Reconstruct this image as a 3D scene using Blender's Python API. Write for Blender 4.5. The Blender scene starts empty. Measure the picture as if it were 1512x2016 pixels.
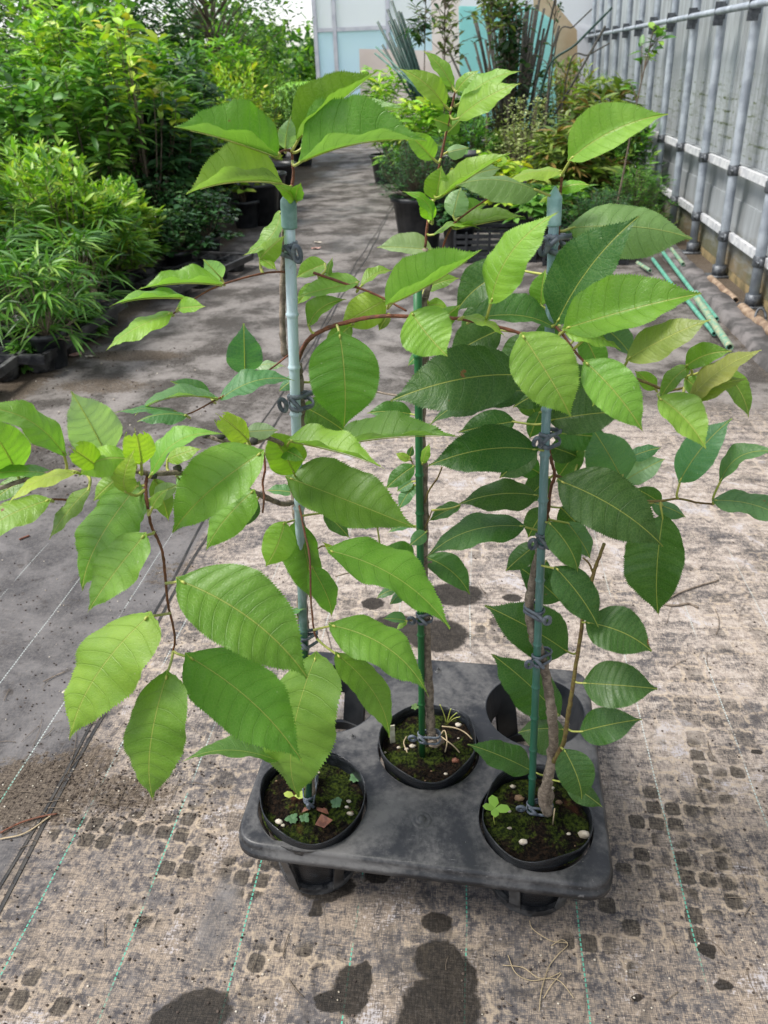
import bpy, math, random
import numpy as np
from mathutils import Vector, Matrix
random.seed(7); RNG=np.random.default_rng(11)
S=bpy.context.scene; COL=S.collection
# ------------------------------------------------------------------ camera
F=1500.0;CX=756.0;CY=1008.0
nrm=lambda v:v/np.linalg.norm(v)
def pd(x,y): return np.array([x-CX,-(y-CY),-F],float)
_Y=nrm(pd(940,114)); _Z=-nrm(pd(850,3550)); _Z=nrm(_Z-_Y*_Z.dot(_Y)); _X=np.cross(_Y,_Z)
R=np.array([_X,_Y,_Z]); CAM=np.array([0,0,1.2])
def ray(x,y): return R@pd(x,y)
def G(x,y,z=0.0): r=ray(x,y); return CAM+r*((z-CAM[2])/r[2])
def PY(x,y,Y): r=ray(x,y); return CAM+r*(Y/r[1])
def PX(x,y,X): r=ray(x,y); return CAM+r*(X/r[0])
def depth(p): return -(R.T@(np.asarray(p)-CAM))[2]
cd=bpy.data.cameras.new('camera'); cam=bpy.data.objects.new('camera',cd); COL.objects.link(cam)
M=Matrix.Identity(4)
for i in range(3):
    for j in range(3): M[i][j]=R[i][j]
    M[i][3]=CAM[i]
cam.matrix_world=M
cd.sensor_fit='VERTICAL'; cd.sensor_height=24; cd.lens=F/2016*24; cd.clip_start=0.02; cd.clip_end=2000
cd.dof.use_dof=True; cd.dof.focus_distance=0.95; cd.dof.aperture_fstop=7.5
S.camera=cam
S.render.resolution_x=768; S.render.resolution_y=1024
# ------------------------------------------------------------------ world, sun, exposure
SUN_EL=math.radians(58); SUN_AZ=math.radians(-105)      # azimuth measured from +Y towards +X
w=bpy.data.worlds.new('World'); S.world=w; w.use_nodes=True
nt=w.node_tree; bg=nt.nodes['Background']
sky=nt.nodes.new('ShaderNodeTexSky'); sky.sky_type='NISHITA'; sky.sun_disc=False
sky.sun_elevation=SUN_EL; sky.sun_rotation=SUN_AZ; sky.air_density=1.0; sky.dust_density=1.2; sky.ozone_density=1.0
hs=nt.nodes.new('ShaderNodeHueSaturation'); hs.inputs['Saturation'].default_value=0.34
nt.links.new(sky.outputs[0],hs.inputs['Color']); nt.links.new(hs.outputs[0],bg.inputs[0]); bg.inputs[1].default_value=0.13
sd=bpy.data.lights.new('sun','SUN'); sd.energy=2.1; sd.angle=math.radians(20); sd.color=(1,0.96,0.9)
sun=bpy.data.objects.new('sun',sd); COL.objects.link(sun)
_sd=Vector((math.sin(SUN_AZ)*math.cos(SUN_EL),math.cos(SUN_AZ)*math.cos(SUN_EL),math.sin(SUN_EL)))
sun.rotation_euler=_sd.to_track_quat('Z','Y').to_euler()
S.view_settings.view_transform='Standard'; S.view_settings.look='None'; S.view_settings.exposure=1.10; S.view_settings.gamma=1
S.view_settings.use_curve_mapping=False
S.cycles.max_bounces=8; S.cycles.transparent_max_bounces=8

# ------------------------------------------------------------------ helpers
class MB:
    def __init__(s): s.v=[];s.f=[];s.n=0;s.uv=[];s.mi=[]
    def add(s,v,f,mi=0):
        v=np.asarray(v,float); s.v.append(v); s.f+= [tuple(int(i)+s.n for i in q) for q in f]; s.mi+=[mi]*len(f); s.n+=len(v)
    def box(s,c,h,rz=0,mi=0,mat=None):
        c=np.array(c,float);h=np.array(h,float)
        v=np.array([[x,y,z] for z in(-1,1) for y in(-1,1) for x in(-1,1)],float)*h
        if rz: ca,sa=math.cos(rz),math.sin(rz); v=v@np.array([[ca,sa,0],[-sa,ca,0],[0,0,1]])
        if mat is not None: v=v@np.array(mat).T
        s.add(v+c,[(0,2,3,1),(4,5,7,6),(0,1,5,4),(2,6,7,3),(0,4,6,2),(1,3,7,5)],mi)
    def tube(s,pts,rad,n=8,cap=True,mi=0):
        P=np.asarray(pts,float); k=len(P); rad=np.broadcast_to(np.asarray(rad,float),(k,))
        T=np.gradient(P,axis=0); T/= (np.linalg.norm(T,axis=1)[:,None]+1e-12)
        a=np.array([0,0,1.]) if abs(T[0][2])<.9 else np.array([1.,0,0]); u=nrm(np.cross(T[0],a)); V=[]
        for i in range(k):
            u=u-T[i]*u.dot(T[i]); u=nrm(u); w_=np.cross(T[i],u)
            for j in range(n):
                t=2*math.pi*j/n; V.append(P[i]+rad[i]*(math.cos(t)*u+math.sin(t)*w_))
        f=[(i*n+j,i*n+(j+1)%n,(i+1)*n+(j+1)%n,(i+1)*n+j) for i in range(k-1) for j in range(n)]
        if cap: f+=[tuple(range(n))[::-1],tuple((k-1)*n+j for j in range(n))]
        s.add(V,f,mi)
    def lathe(s,prof,c=(0,0,0),n=32,wob=None,mi=0,cap=False):
        V=[];c=np.array(c,float)
        for i,(r,z) in enumerate(prof):
            for j in range(n):
                t=2*math.pi*j/n; rr,zz=r,z
                if wob: rr,zz=wob(r,z,t,i)
                V.append(c+[rr*math.cos(t),rr*math.sin(t),zz])
        k=len(prof); f=[(i*n+j,i*n+(j+1)%n,(i+1)*n+(j+1)%n,(i+1)*n+j) for i in range(k-1) for j in range(n)]
        if cap: f.append(tuple((k-1)*n+j for j in range(n)))
        s.add(V,f,mi)
    def blob(s,c,r,mi=0,sc=(1,1,1),seed=0):
        rg=np.random.default_rng(seed); n,m=8,5; V=[]
        for i in range(m+1):
            ph=math.pi*i/m
            for j in range(n):
                t=2*math.pi*j/n; k=r*(1+rg.uniform(-.22,.22))
                V.append(np.array(c)+np.array([math.sin(ph)*math.cos(t)*sc[0],math.sin(ph)*math.sin(t)*sc[1],math.cos(ph)*sc[2]])*k)
        s.add(V,[(i*n+j,(i+1)*n+j,(i+1)*n+(j+1)%n,i*n+(j+1)%n) for i in range(m) for j in range(n)],mi)
    def build(s,name,mats,parent=None,org=(0,0,0),smooth=True):
        V=np.concatenate(s.v)-np.array(org); return mkobj(name,V,s.f,mats,parent,s.mi,smooth)
def mkobj(name,V,Fc,mats,parent=None,mi=None,smooth=True):
    me=bpy.data.meshes.new(name); me.from_pydata(np.asarray(V).tolist(),[],Fc if isinstance(Fc,list) else Fc.tolist())
    if not isinstance(mats,(list,tuple)): mats=[mats]
    for m in mats: me.materials.append(m)
    if mi is not None and len(mats)>1: me.polygons.foreach_set('material_index',mi)
    if smooth: me.polygons.foreach_set('use_smooth',[True]*len(me.polygons))
    me.update(); o=bpy.data.objects.new(name,me); COL.objects.link(o)
    if parent: o.parent=parent
    return o
def tag(o,label,cat,group=None):
    o['label']=label; o['category']=cat
    if group: o['group']=group
    return o
def thing(name,label,cat,loc=(0,0,0),group=None):
    o=bpy.data.objects.new(name,None); COL.objects.link(o); o.location=[float(a) for a in loc]; o.empty_display_size=.1
    return tag(o,label,cat,group)
def spline(pts,k=6):
    P=np.asarray(pts,float)
    if len(P)<3: return np.array([P[0]+(P[-1]-P[0])*t for t in np.linspace(0,1,k)])
    Q=np.vstack([2*P[0]-P[1],P,2*P[-1]-P[-2]]); out=[]
    for i in range(1,len(Q)-2):
        a,b,c,d=Q[i-1],Q[i],Q[i+1],Q[i+2]
        for t in np.linspace(0,1,k,endpoint=False):
            out.append(.5*((2*b)+(-a+c)*t+(2*a-5*b+4*c-d)*t*t+(-a+3*b-3*c+d)*t**3))
    out.append(P[-1]); return np.array(out)
# ------------------------------------------------------------------ materials
class NT:
    def __init__(s,name):
        s.m=bpy.data.materials.new(name); s.m.use_nodes=True; s.t=s.m.node_tree; s.b=s.t.nodes['Principled BSDF']; s.out=s.t.nodes['Material Output']
    def n(s,ty,**k):
        x=s.t.nodes.new('ShaderNode'+ty)
        for a,b in k.items():
            if a.startswith('i_'): x.inputs[a[2:].replace('_',' ')].default_value=b
            else: setattr(x,a,b)
        return x
    def l(s,a,b): s.t.links.new(a,b)
    def val(s,x,sock):
        if hasattr(x,'is_linked') or hasattr(x,'links'): s.l(x,sock)
        else: sock.default_value=x
    def math(s,op,a,b=0.0,c=0.0,clamp=False):
        x=s.n('Math',operation=op,use_clamp=clamp)
        for i,q in enumerate((a,b,c)): s.val(q,x.inputs[i])
        return x.outputs[0]
    def mix(s,f,a,b,blend='MIX'):
        x=s.n('Mix',data_type='RGBA',blend_type=blend); s.val(f,x.inputs[0])
        for q,i in((a,6),(b,7)):
            if isinstance(q,tuple): x.inputs[i].default_value=(*q,1) if len(q)==3 else q
            else: s.l(q,x.inputs[i])
        return x.outputs[2]
    def noise(s,vec,scale,det=4,rough=.55,dist=0):
        x=s.n('TexNoise'); x.inputs['Scale'].default_value=scale; x.inputs['Detail'].default_value=det; x.inputs['Roughness'].default_value=rough; x.inputs['Distortion'].default_value=dist
        if vec is not None: s.l(vec,x.inputs['Vector'])
        return x.outputs[0]
    def ss(s,x,lo,hi):
        m=s.n('MapRange',interpolation_type='SMOOTHSTEP'); s.val(x,m.inputs[0]); m.inputs[1].default_value=lo; m.inputs[2].default_value=hi; return m.outputs[0]
    def obj(s): return s.n('TexCoord').outputs['Object']
    def pos(s): return s.n('NewGeometry').outputs['Position']
    def bump(s,h,st=.3,d=.002):
        x=s.n('Bump'); x.inputs['Strength'].default_value=st; x.inputs['Distance'].default_value=d; s.l(h,x.inputs['Height']); s.l(x.outputs[0],s.b.inputs['Normal']); return x.outputs[0]
    def col(s,c): s.val(c if not isinstance(c,tuple) else (*c,1),s.b.inputs['Base Color'])
    def r(s,x): s.val(x,s.b.inputs['Roughness'])
def simple(name,c1,c2,scale=20,rough=.6,bump=.3,bd=.002,metal=0,lo=.35,hi=.65,det=5,spec=.5):
    t=NT(name); v=t.pos(); n=t.noise(v,scale,det); t.col(t.mix(t.ss(n,lo,hi),c1,c2)); t.r(rough); t.b.inputs['Metallic'].default_value=metal
    t.b.inputs['Specular IOR Level'].default_value=spec
    if bump: t.bump(t.noise(v,scale*4,3),bump,bd)
    return t.m

def leaf_material():
    t=NT('cherry_leaf'); uv=t.n('UVMap',uv_map='rel').outputs[0]; met=t.n('UVMap',uv_map='met').outputs[0]
    sp=t.n('SeparateXYZ'); t.l(uv,sp.inputs[0]); s_,t_=sp.outputs[0],sp.outputs[1]
    sm=t.n('SeparateXYZ'); t.l(met,sm.inputs[0]); ym=t.math('ABSOLUTE',sm.outputs[1])
    oi=t.n('ObjectInfo'); rnd=oi.outputs['Random']; base=oi.outputs['Color']
    cb=t.n('CombineXYZ'); t.l(rnd,cb.inputs[2]); t.l(sm.outputs[0],cb.inputs[0]); t.l(sm.outputs[1],cb.inputs[1])
    sc=t.n('VectorMath',operation='MULTIPLY'); t.l(cb.outputs[0],sc.inputs[0]); sc.inputs[1].default_value=(1,1,37); v=sc.outputs[0]
    at=t.math('ABSOLUTE',t_)
    # lateral veins follow the mesh rows, bending towards the tip near the margin
    ph=t.math('SUBTRACT',t.math('MULTIPLY',s_,11.5),t.math('MULTIPLY',t.math('POWER',at,2.2),.7))
    ph=t.math('ADD',ph,t.math('MULTIPLY',t.noise(v,30,2),.35))
    tri=t.math('ABSOLUTE',t.math('SUBTRACT',t.math('FRACT',ph),.5))      # 0.5 at vein
    vein=t.ss(tri,.462,.497); 
    fade=t.math('MULTIPLY',t.ss(at,1.0,.75),vein)
    mid=t.ss(ym,.0009,.0004)
    # fine net
    vo=t.n('TexVoronoi',feature='DISTANCE_TO_EDGE'); vo.inputs['Scale'].default_value=260; t.l(v,vo.inputs['Vector'])
    net=t.ss(vo.outputs['Distance'],.12,.02)
    mott=t.noise(v,25,5)
    c=t.mix(t.ss(mott,.25,.75),t.mix(1.0,base,(.80,.86,.75),'MULTIPLY'),t.mix(1.0,base,(1.2,1.12,1.15),'MULTIPLY'))
    c=t.mix(t.math('MULTIPLY',t.ss(tri,.30,.48),.16),c,t.mix(1.0,base,(.72,.78,.7),'MULTIPLY'))
    c=t.mix(t.math('MULTIPLY',net,.10),c,(.32,.42,.14))
    c=t.mix(t.math('MULTIPLY',fade,.30),c,t.mix(1.0,base,(1.5,1.35,1.5),'MULTIPLY'))
    c=t.mix(t.math('MULTIPLY',mid,.6),c,(.42,.44,.11))
    # brown flecks and worn pale specks
    fl=t.math('MULTIPLY',t.ss(t.noise(v,34,3),.715,.745),t.ss(rnd,.35,.5)); c=t.mix(fl,c,(.20,.09,.03))
    ws=t.ss(t.noise(v,160,2),.74,.78); c=t.mix(t.math('MULTIPLY',ws,.35),c,(.45,.5,.35))
    geo=t.n('NewGeometry'); bf=geo.outputs['Backfacing']
    c=t.mix(t.math('MULTIPLY',bf,.45),c,(.24,.36,.13))
    t.col(c); t.r(t.math('ADD',.30,t.math('MULTIPLY',mott,.26))); t.b.inputs['Specular IOR Level'].default_value=.55
    h=t.math('ADD',t.math('MULTIPLY',t.math('MULTIPLY',vein,-1.0),1.0),t.math('ADD',t.math('MULTIPLY',net,-.18),t.math('MULTIPLY',t.noise(v,500,2),.25)))
    h=t.math('SUBTRACT',h,t.math('MULTIPLY',mid,1.5))
    nm=t.bump(h,.55,.0011)
    tr=t.n('BsdfTranslucent'); t.l(t.mix(1.0,c,(1.25,1.5,.55),'MULTIPLY'),tr.inputs[0]); t.l(nm,tr.inputs['Normal'])
    mx=t.n('MixShader'); mx.inputs[0].default_value=.40; t.l(t.b.outputs[0],mx.inputs[1]); t.l(tr.outputs[0],mx.inputs[2]); t.l(mx.outputs[0],t.out.inputs[0])
    return t.m
def foliage_material(name,rough=.45,trans=.3):
    t=NT(name); a=t.n('VertexColor',layer_name='tint').outputs[0]
    t.col(a); t.r(rough); t.b.inputs['Specular IOR Level'].default_value=.4
    tr=t.n('BsdfTranslucent'); t.l(t.mix(1.0,a,(1.3,1.5,.5),'MULTIPLY'),tr.inputs[0])
    mx=t.n('MixShader'); mx.inputs[0].default_value=trans; t.l(t.b.outputs[0],mx.inputs[1]); t.l(tr.outputs[0],mx.inputs[2]); t.l(mx.outputs[0],t.out.inputs[0])
    return t.m
def bark_material(name,c1,c2,c3,sc=60):
    t=NT(name); v=t.pos(); n=t.noise(v,sc,6,.65); mp=t.n('Mapping'); mp.inputs['Scale'].default_value=(1,1,7); t.l(v,mp.inputs[0])
    l=t.noise(mp.outputs[0],sc*1.2,3); c=t.mix(t.ss(n,.35,.65),c1,c2); c=t.mix(t.math('MULTIPLY',t.ss(l,.6,.7),.8),c,c3)
    t.col(c); t.r(.75); t.bump(t.math('ADD',n,l),.7,.002); return t.m
def stake_material(name,low,high,z0,z1,worn):
    t=NT(name); v=t.pos(); sp=t.n('SeparateXYZ'); t.l(v,sp.inputs[0]); mp=t.n('Mapping'); mp.inputs['Scale'].default_value=(1,1,.12); t.l(v,mp.inputs[0])
    st=t.noise(mp.outputs[0],260,5,.7); n=t.noise(v,35,4)
    g=t.math('ADD',sp.outputs[2],t.math('MULTIPLY',t.math('SUBTRACT',n,.5),.25)); f=t.ss(g,z0,z1)
    c=t.mix(f,low,high); c=t.mix(t.math('MULTIPLY',t.ss(st,.5,.68),t.math('MULTIPLY',f,.6)),c,worn)
    c=t.mix(t.math('MULTIPLY',t.ss(t.noise(v,120,4),.6,.72),.25),c,(.12,.11,.09))
    t.col(c); t.r(.42); t.bump(st,.3,.0007); return t.m
def dusty_plastic(name,c1,c2,rough=.5,sc=9,amt=.8):
    t=NT(name); v=t.pos(); n=t.noise(v,sc,7,.62,.6); n2=t.noise(v,sc*14,4,.7)
    f=t.math('MULTIPLY',t.ss(t.math('ADD',n,t.math('MULTIPLY',t.math('SUBTRACT',n2,.5),.3)),.38,.68),amt)
    c=t.mix(f,c1,c2); 
    mp=t.n('Mapping'); mp.inputs['Scale'].default_value=(1,9,1); mp.inputs['Rotation'].default_value=(0,0,.5); t.l(v,mp.inputs[0])
    c=t.mix(t.math('MULTIPLY',t.ss(t.noise(mp.outputs[0],60,3,.7),.64,.72),.3),c,(.3,.29,.28))
    c=t.mix(t.ss(t.noise(v,420,2),.77,.80),c,(.35,.33,.3))
    t.col(c); t.r(t.math('ADD',rough-.1,t.math('MULTIPLY',f,.4))); t.bump(n2,.25,.001); return t.m
def pot_material():
    t=NT('pot_plastic'); v=t.pos(); mp=t.n('Mapping'); mp.inputs['Scale'].default_value=(.12,.12,1); t.l(v,mp.inputs[0])
    rid=t.noise(mp.outputs[0],420,3,.6,.5); n=t.noise(v,24,5)
    c=t.mix(t.ss(n,.5,.8),(.004,.005,.007),(.022,.025,.03)); c=t.mix(t.math('MULTIPLY',t.ss(rid,.52,.66),.5),c,(.045,.052,.062))
    t.col(c); t.r(.33); t.bump(rid,.8,.0016); return t.m
def soil_material():
    t=NT('moss_soil'); v=t.pos(); n=t.noise(v,22,6,.65); f=t.noise(v,170,5,.7); f2=t.noise(v,500,3,.7)
    c=t.mix(t.ss(f,.42,.65),(.003,.002,.0012),(.028,.016,.009)); mo=t.mix(t.ss(f,.38,.68),(.006,.012,.002),(.062,.088,.010))
    c=t.mix(t.ss(t.math('ADD',n,t.math('MULTIPLY',t.math('SUBTRACT',f,.5),.25)),.46,.56),c,mo)
    c=t.mix(t.math('MULTIPLY',t.ss(t.noise(v,14,4),.6,.68),.55),c,(.09,.032,.014))
    c=t.mix(t.ss(f2,.71,.75),c,(.24,.19,.12))
    t.b.inputs['Specular IOR Level'].default_value=.15; t.col(c); t.r(.95); t.bump(t.math('ADD',f,t.math('MULTIPLY',f2,.6)),1.0,.006); return t.m
def ground_material():
    t=NT('weed_mat_ground'); v=t.pos(); at=t.n('VertexColor',layer_name='mask').outputs[0]; sc=t.n('SeparateColor'); t.l(at,sc.inputs[0]); wet,stm,old=sc.outputs[0],sc.outputs[1],sc.outputs[2]
    al=t.n('VertexColor',layer_name='mask').outputs[1]
    sp=t.n('SeparateXYZ'); t.l(v,sp.inputs[0]); x,y=sp.outputs[0],sp.outputs[1]
    nA=t.noise(v,1.6,5,.6,.5); nB=t.noise(v,7,6,.65,.8); nC=t.noise(v,60,6,.72)
    def an(sx,sy,k):
        q=t.n('Mapping'); q.inputs['Scale'].default_value=(sx,sy,1); t.l(v,q.inputs[0]); return t.noise(q.outputs[0],k,3,.75)
    w1,w2=an(1,.22,330),an(.22,1,330); nD=t.math('ADD',t.math('MULTIPLY',t.math('SUBTRACT',t.math('ADD',t.math('MULTIPLY',w1,.5),t.math('MULTIPLY',w2,.5)),.5),1.35),.5)
    wrk=t.ss(t.math('ABSOLUTE',t.math('SUBTRACT',t.noise(v,2.3,4,.6,.8),.5)),.014,.0)
    # woven fabric
    def saw(c,k): return t.math('ABSOLUTE',t.math('SINE',t.math('MULTIPLY',c,k)))
    weave=t.math('MULTIPLY',saw(x,1150),saw(y,1150))
    grey=t.mix(t.ss(nC,.36,.64),(.060,.056,.060),(.175,.158,.150)); tan=t.mix(t.ss(nD,.32,.68),(.19,.150,.115),(.38,.305,.235))
    # dust sits in streaks and blotches
    mpx=t.n('Mapping'); mpx.inputs['Scale'].default_value=(3.2,.55,1); t.l(v,mpx.inputs[0]); stx=t.noise(mpx.outputs[0],4,5,.65,.4)
    mpy=t.n('Mapping'); mpy.inputs['Scale'].default_value=(.6,7,1); t.l(v,mpy.inputs[0]); sty=t.noise(mpy.outputs[0],5,4,.65)
    d=t.math('ADD',t.math('MULTIPLY',nB,.9),t.math('MULTIPLY',stx,.5)); d=t.math('ADD',d,t.math('MULTIPLY',sty,.3)); d=t.math('ADD',d,t.math('MULTIPLY',nD,1.1)); d=t.math('ADD',d,t.math('MULTIPLY',nC,.9))
    dust=t.ss(d,1.66,2.04)
    c=t.mix(dust,grey,tan); pz=t.math('MULTIPLY',t.ss(y,.80,1.25),t.ss(x,-.85,-.6)); pn=t.math('ADD',t.math('MULTIPLY',nB,.5),t.math('ADD',t.math('MULTIPLY',sty,.45),t.math('MULTIPLY',nD,.5)))
    c=t.mix(t.math('MULTIPLY',t.math('MULTIPLY',pz,t.ss(pn,.62,.80)),.9),c,t.mix(t.ss(nC,.35,.65),(.34,.28,.235),(.56,.49,.43)))
    c=t.mix(t.math('MULTIPLY',t.ss(t.math('ADD',t.math('MULTIPLY',sty,.6),t.math('MULTIPLY',nC,.4)),.58,.64),.6),c,(.07,.06,.055))
    c=t.mix(t.math('MULTIPLY',t.ss(weave,.5,.1),.35),c,(.05,.045,.045)); c=t.mix(t.math('MULTIPLY',wrk,.45),c,(.045,.04,.038))
    pale=t.math('MULTIPLY',t.ss(t.math('ADD',nB,t.math('MULTIPLY',nD,.5)),.84,.93),.7); c=t.mix(pale,c,(.40,.39,.42))
    # cell-tray prints: rounded squares of peat
    def stamp(px,ang,ox,c,reg,thr,dk=.85):
        mp=t.n('Mapping',vector_type='POINT'); mp.inputs['Rotation'].default_value=(0,0,ang); mp.inputs['Scale'].default_value=(1/px,1/px,1); mp.inputs['Location'].default_value=(ox,ox*.7,0); 
        dn=t.n('TexNoise'); dn.inputs['Scale'].default_value=18; dn.inputs['Detail'].default_value=3; t.l(v,dn.inputs['Vector'])
        mv=t.n('VectorMath',operation='MULTIPLY_ADD'); t.l(dn.outputs['Color'],mv.inputs[0]); mv.inputs[1].default_value=(.007,.007,0); t.l(v,mv.inputs[2]); t.l(mv.outputs[0],mp.inputs[0])
        fr=t.n('VectorMath',operation='FRACTION'); t.l(mp.outputs[0],fr.inputs[0]); fl=t.n('VectorMath',operation='FLOOR'); t.l(mp.outputs[0],fl.inputs[0])
        q=t.n('SeparateXYZ'); t.l(fr.outputs[0],q.inputs[0])
        ax=t.math('ABSOLUTE',t.math('SUBTRACT',q.outputs[0],.5)); ay=t.math('ABSOLUTE',t.math('SUBTRACT',q.outputs[1],.5))
        dd=t.math('POWER',t.math('ADD',t.math('POWER',ax,4.0),t.math('POWER',ay,4.0)),.25)
        dd=t.math('ADD',dd,t.math('MULTIPLY',t.math('SUBTRACT',nC,.5),.22))
        cell=t.ss(dd,.43,.37); rim=t.math('MULTIPLY',t.ss(dd,.40,.46),t.ss(dd,.56,.5))
        wn=t.n('TexWhiteNoise',noise_dimensions='2D'); t.l(fl.outputs[0],wn.inputs[0])
        on=t.math('MULTIPLY',t.ss(t.math('ADD',wn.outputs[0],t.math('MULTIPLY',reg,1.0)),thr,thr+.25),t.ss(reg,.12,.4))
        f=t.math('MULTIPLY',cell,on)
        c=t.mix(t.math('MULTIPLY',t.math('MULTIPLY',rim,t.ss(reg,.12,.5)),t.math('MULTIPLY',t.ss(nC,.4,.6),.6)),c,(.44,.35,.25))
        return t.mix(t.math('MULTIPLY',f,dk),c,t.mix(t.ss(nD,.35,.7),(.018,.014,.011),(.10,.085,.065))), f
    c,f1=stamp(.034,.05,0.3,c,t.math('MULTIPLY',stm,t.ss(t.noise(v,6,3),.32,.52)),1.04,.84)
    # faint everywhere prints
    c,f2=stamp(.047,-.04,3.3,c,t.math('MULTIPLY',t.ss(t.noise(v,2.6,3),.46,.60),.42),.85,.40)
    # older, darker and wetter mat (left of the seam and along the aisle)
    ob=t.noise(v,3.6,9,.68,.25); oc=t.mix(t.ss(t.math('ADD',t.math('MULTIPLY',ob,.7),t.math('MULTIPLY',nC,.3)),.43,.58),(.036,.031,.026),(.235,.215,.20)); oc=t.mix(t.math('MULTIPLY',t.ss(nC,.45,.7),.5),oc,(.030,.024,.019)); oc=t.mix(t.math('MULTIPLY',t.ss(y,2.3,1.7),.75),oc,t.mix(t.ss(nB,.35,.65),(.048,.048,.054),(.150,.143,.145))); oc=t.mix(t.math('MULTIPLY',t.ss(nD,.42,.62),.35),oc,(.20,.18,.165)); oc=t.mix(t.math('MULTIPLY',t.ss(t.noise(v,19,6,.75),.56,.66),.55),oc,(.035,.026,.019))
    oc=t.mix(t.math('MULTIPLY',t.ss(nD,.62,.72),.35),oc,(.28,.25,.2))
    c=t.mix(t.ss(t.math('ADD',old,t.math('MULTIPLY',t.math('SUBTRACT',nB,.5),.5)),.35,.65),c,oc)
    # brown soil spill
    c=t.mix(t.math('MULTIPLY',t.ss(t.math('ADD',al,t.math('MULTIPLY',t.math('SUBTRACT',nC,.5),1.1)),.42,.62),.85),c,t.mix(t.ss(nD,.4,.65),(.04,.028,.018),(.16,.125,.09)))
    # stitched guide threads every 18 cm
    xo=t.math('ADD',x,t.math('MULTIPLY',t.math('SUBTRACT',t.noise(v,3,2),.5),.012))
    fx=t.math('ABSOLUTE',t.math('SUBTRACT',t.math('FRACT',t.math('DIVIDE',t.math('ADD',xo,.665+3.6+.09),.1785)),.5))
    ln=t.ss(fx,.0085,.0045); dash=t.ss(t.math('SINE',t.math('MULTIPLY',y,820)),-.75,-.3); tear=t.ss(t.noise(v,6,4),.40,.52)
    ln=t.math('MULTIPLY',t.math('MULTIPLY',t.math('MULTIPLY',ln,dash),tear),t.ss(y,2.6,1.6))
    gr=t.mix(t.ss(t.math('ADD',y,t.math('MULTIPLY',nB,.3)),.95,1.25),(.10,.36,.26),(.42,.46,.44))
    c=t.mix(t.math('MULTIPLY',ln,t.ss(y,3.2,.9)),c,gr)
    # wet patches
    wf=t.ss(t.math('ADD',t.math('ADD',wet,t.math('MULTIPLY',t.math('SUBTRACT',nC,.5),.34)),t.math('ADD',t.math('MULTIPLY',t.math('SUBTRACT',nB,.5),.30),t.math('MULTIPLY',t.math('SUBTRACT',nD,.5),.10))),.465,.545)
    c=t.mix(t.math('MULTIPLY',wf,.93),c,t.mix(t.ss(nD,.4,.75),(.009,.007,.005),(.034,.028,.023)))
    # grass field far off
    far=t.math('MULTIPLY',t.ss(y,15.5,16.5),1.0)
    c=t.mix(far,c,t.mix(t.ss(t.noise(v,.6,5),.4,.6),(.10,.26,.02),(.20,.42,.04)))
    t.col(c); ro=t.math('SUBTRACT',.85,t.math('MULTIPLY',wf,.15)); ro=t.math('SUBTRACT',ro,t.math('MULTIPLY',t.math('MULTIPLY',t.ss(nA,.45,.6),old),.35)); t.r(ro)
    t.b.inputs['Specular IOR Level'].default_value=.25
    h=t.math('ADD',t.math('MULTIPLY',nC,1.2),t.math('ADD',t.math('MULTIPLY',nD,.5),t.math('MULTIPLY',weave,.15))); h=t.math('ADD',h,t.math('MULTIPLY',f1,-.5))
    t.bump(h,.45,.003); return t.m
def wall_material():
    t=NT('wall_panel'); v=t.pos(); sp=t.n('SeparateXYZ'); t.l(v,sp.inputs[0]); z=sp.outputs[2]
    mp=t.n('Mapping'); mp.inputs['Scale'].default_value=(1,1,.15); t.l(v,mp.inputs[0]); n=t.noise(mp.outputs[0],9,5,.6)
    mq=t.n('Mapping'); mq.inputs['Scale'].default_value=(1,.35,1.6); t.l(v,mq.inputs[0]); k=t.noise(mq.outputs[0],16,5,.7,1.0); big=t.noise(v,2.2,3)
    c=t.mix(t.ss(n,.35,.7),(.36,.38,.385),(.54,.57,.58))
    rows=t.ss(t.math('ABSOLUTE',t.math('SUBTRACT',t.math('FRACT',t.math('MULTIPLY',z,14)),.5)),.36,.46)
    band=t.math('MULTIPLY',t.ss(z,1.18,.9),t.ss(z,.52,.7))
    c=t.mix(t.math('MULTIPLY',t.math('MULTIPLY',band,t.math('ADD',.35,rows)),t.ss(k,.46,.62)),c,(.13,.16,.08))
    c=t.mix(t.math('MULTIPLY',t.ss(z,1.2,.3),.35),c,(.30,.31,.32))
    low=t.ss(t.math('ADD',z,t.math('MULTIPLY',t.math('SUBTRACT',k,.5),.45)),.30,.05)
    c=t.mix(t.math('MULTIPLY',low,.85),c,t.mix(t.ss(big,.4,.6),(.16,.15,.06),(.28,.20,.09)))
    c=t.mix(t.math('MULTIPLY',t.ss(t.noise(v,11,6,.75),.62,.7),t.ss(z,.55,.1)),c,(.05,.06,.03))
    t.col(c); t.r(.35)
    tr=t.n('BsdfTranslucent'); t.l(t.mix(1.0,c,(1.3,1.35,1.4),'MULTIPLY'),tr.inputs[0]); mx=t.n('MixShader'); mx.inputs[0].default_value=.3; t.l(t.b.outputs[0],mx.inputs[1]); t.l(tr.outputs[0],mx.inputs[2]); t.l(mx.outputs[0],t.out.inputs[0])
    return t.m
MLEAF=leaf_material(); MFOL=foliage_material('foliage',.42,.3); MFOLG=foliage_material('glossy_foliage',.26,.18)
MTWIG=bark_material('red_brown_twig',(.20,.065,.03),(.11,.045,.025),(.30,.14,.07),120)
MBARK=bark_material('grey_bark',(.10,.075,.055),(.27,.215,.165),(.38,.32,.26),110)
MBRK2=bark_material('young_shoot_bark',(.16,.13,.03),(.10,.055,.02),(.25,.20,.06),90)
MPET=simple('petiole_green',(.28,.34,.06),(.42,.42,.10),60,.5,.1)
MPOT=pot_material(); MSOIL=soil_material()
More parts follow.
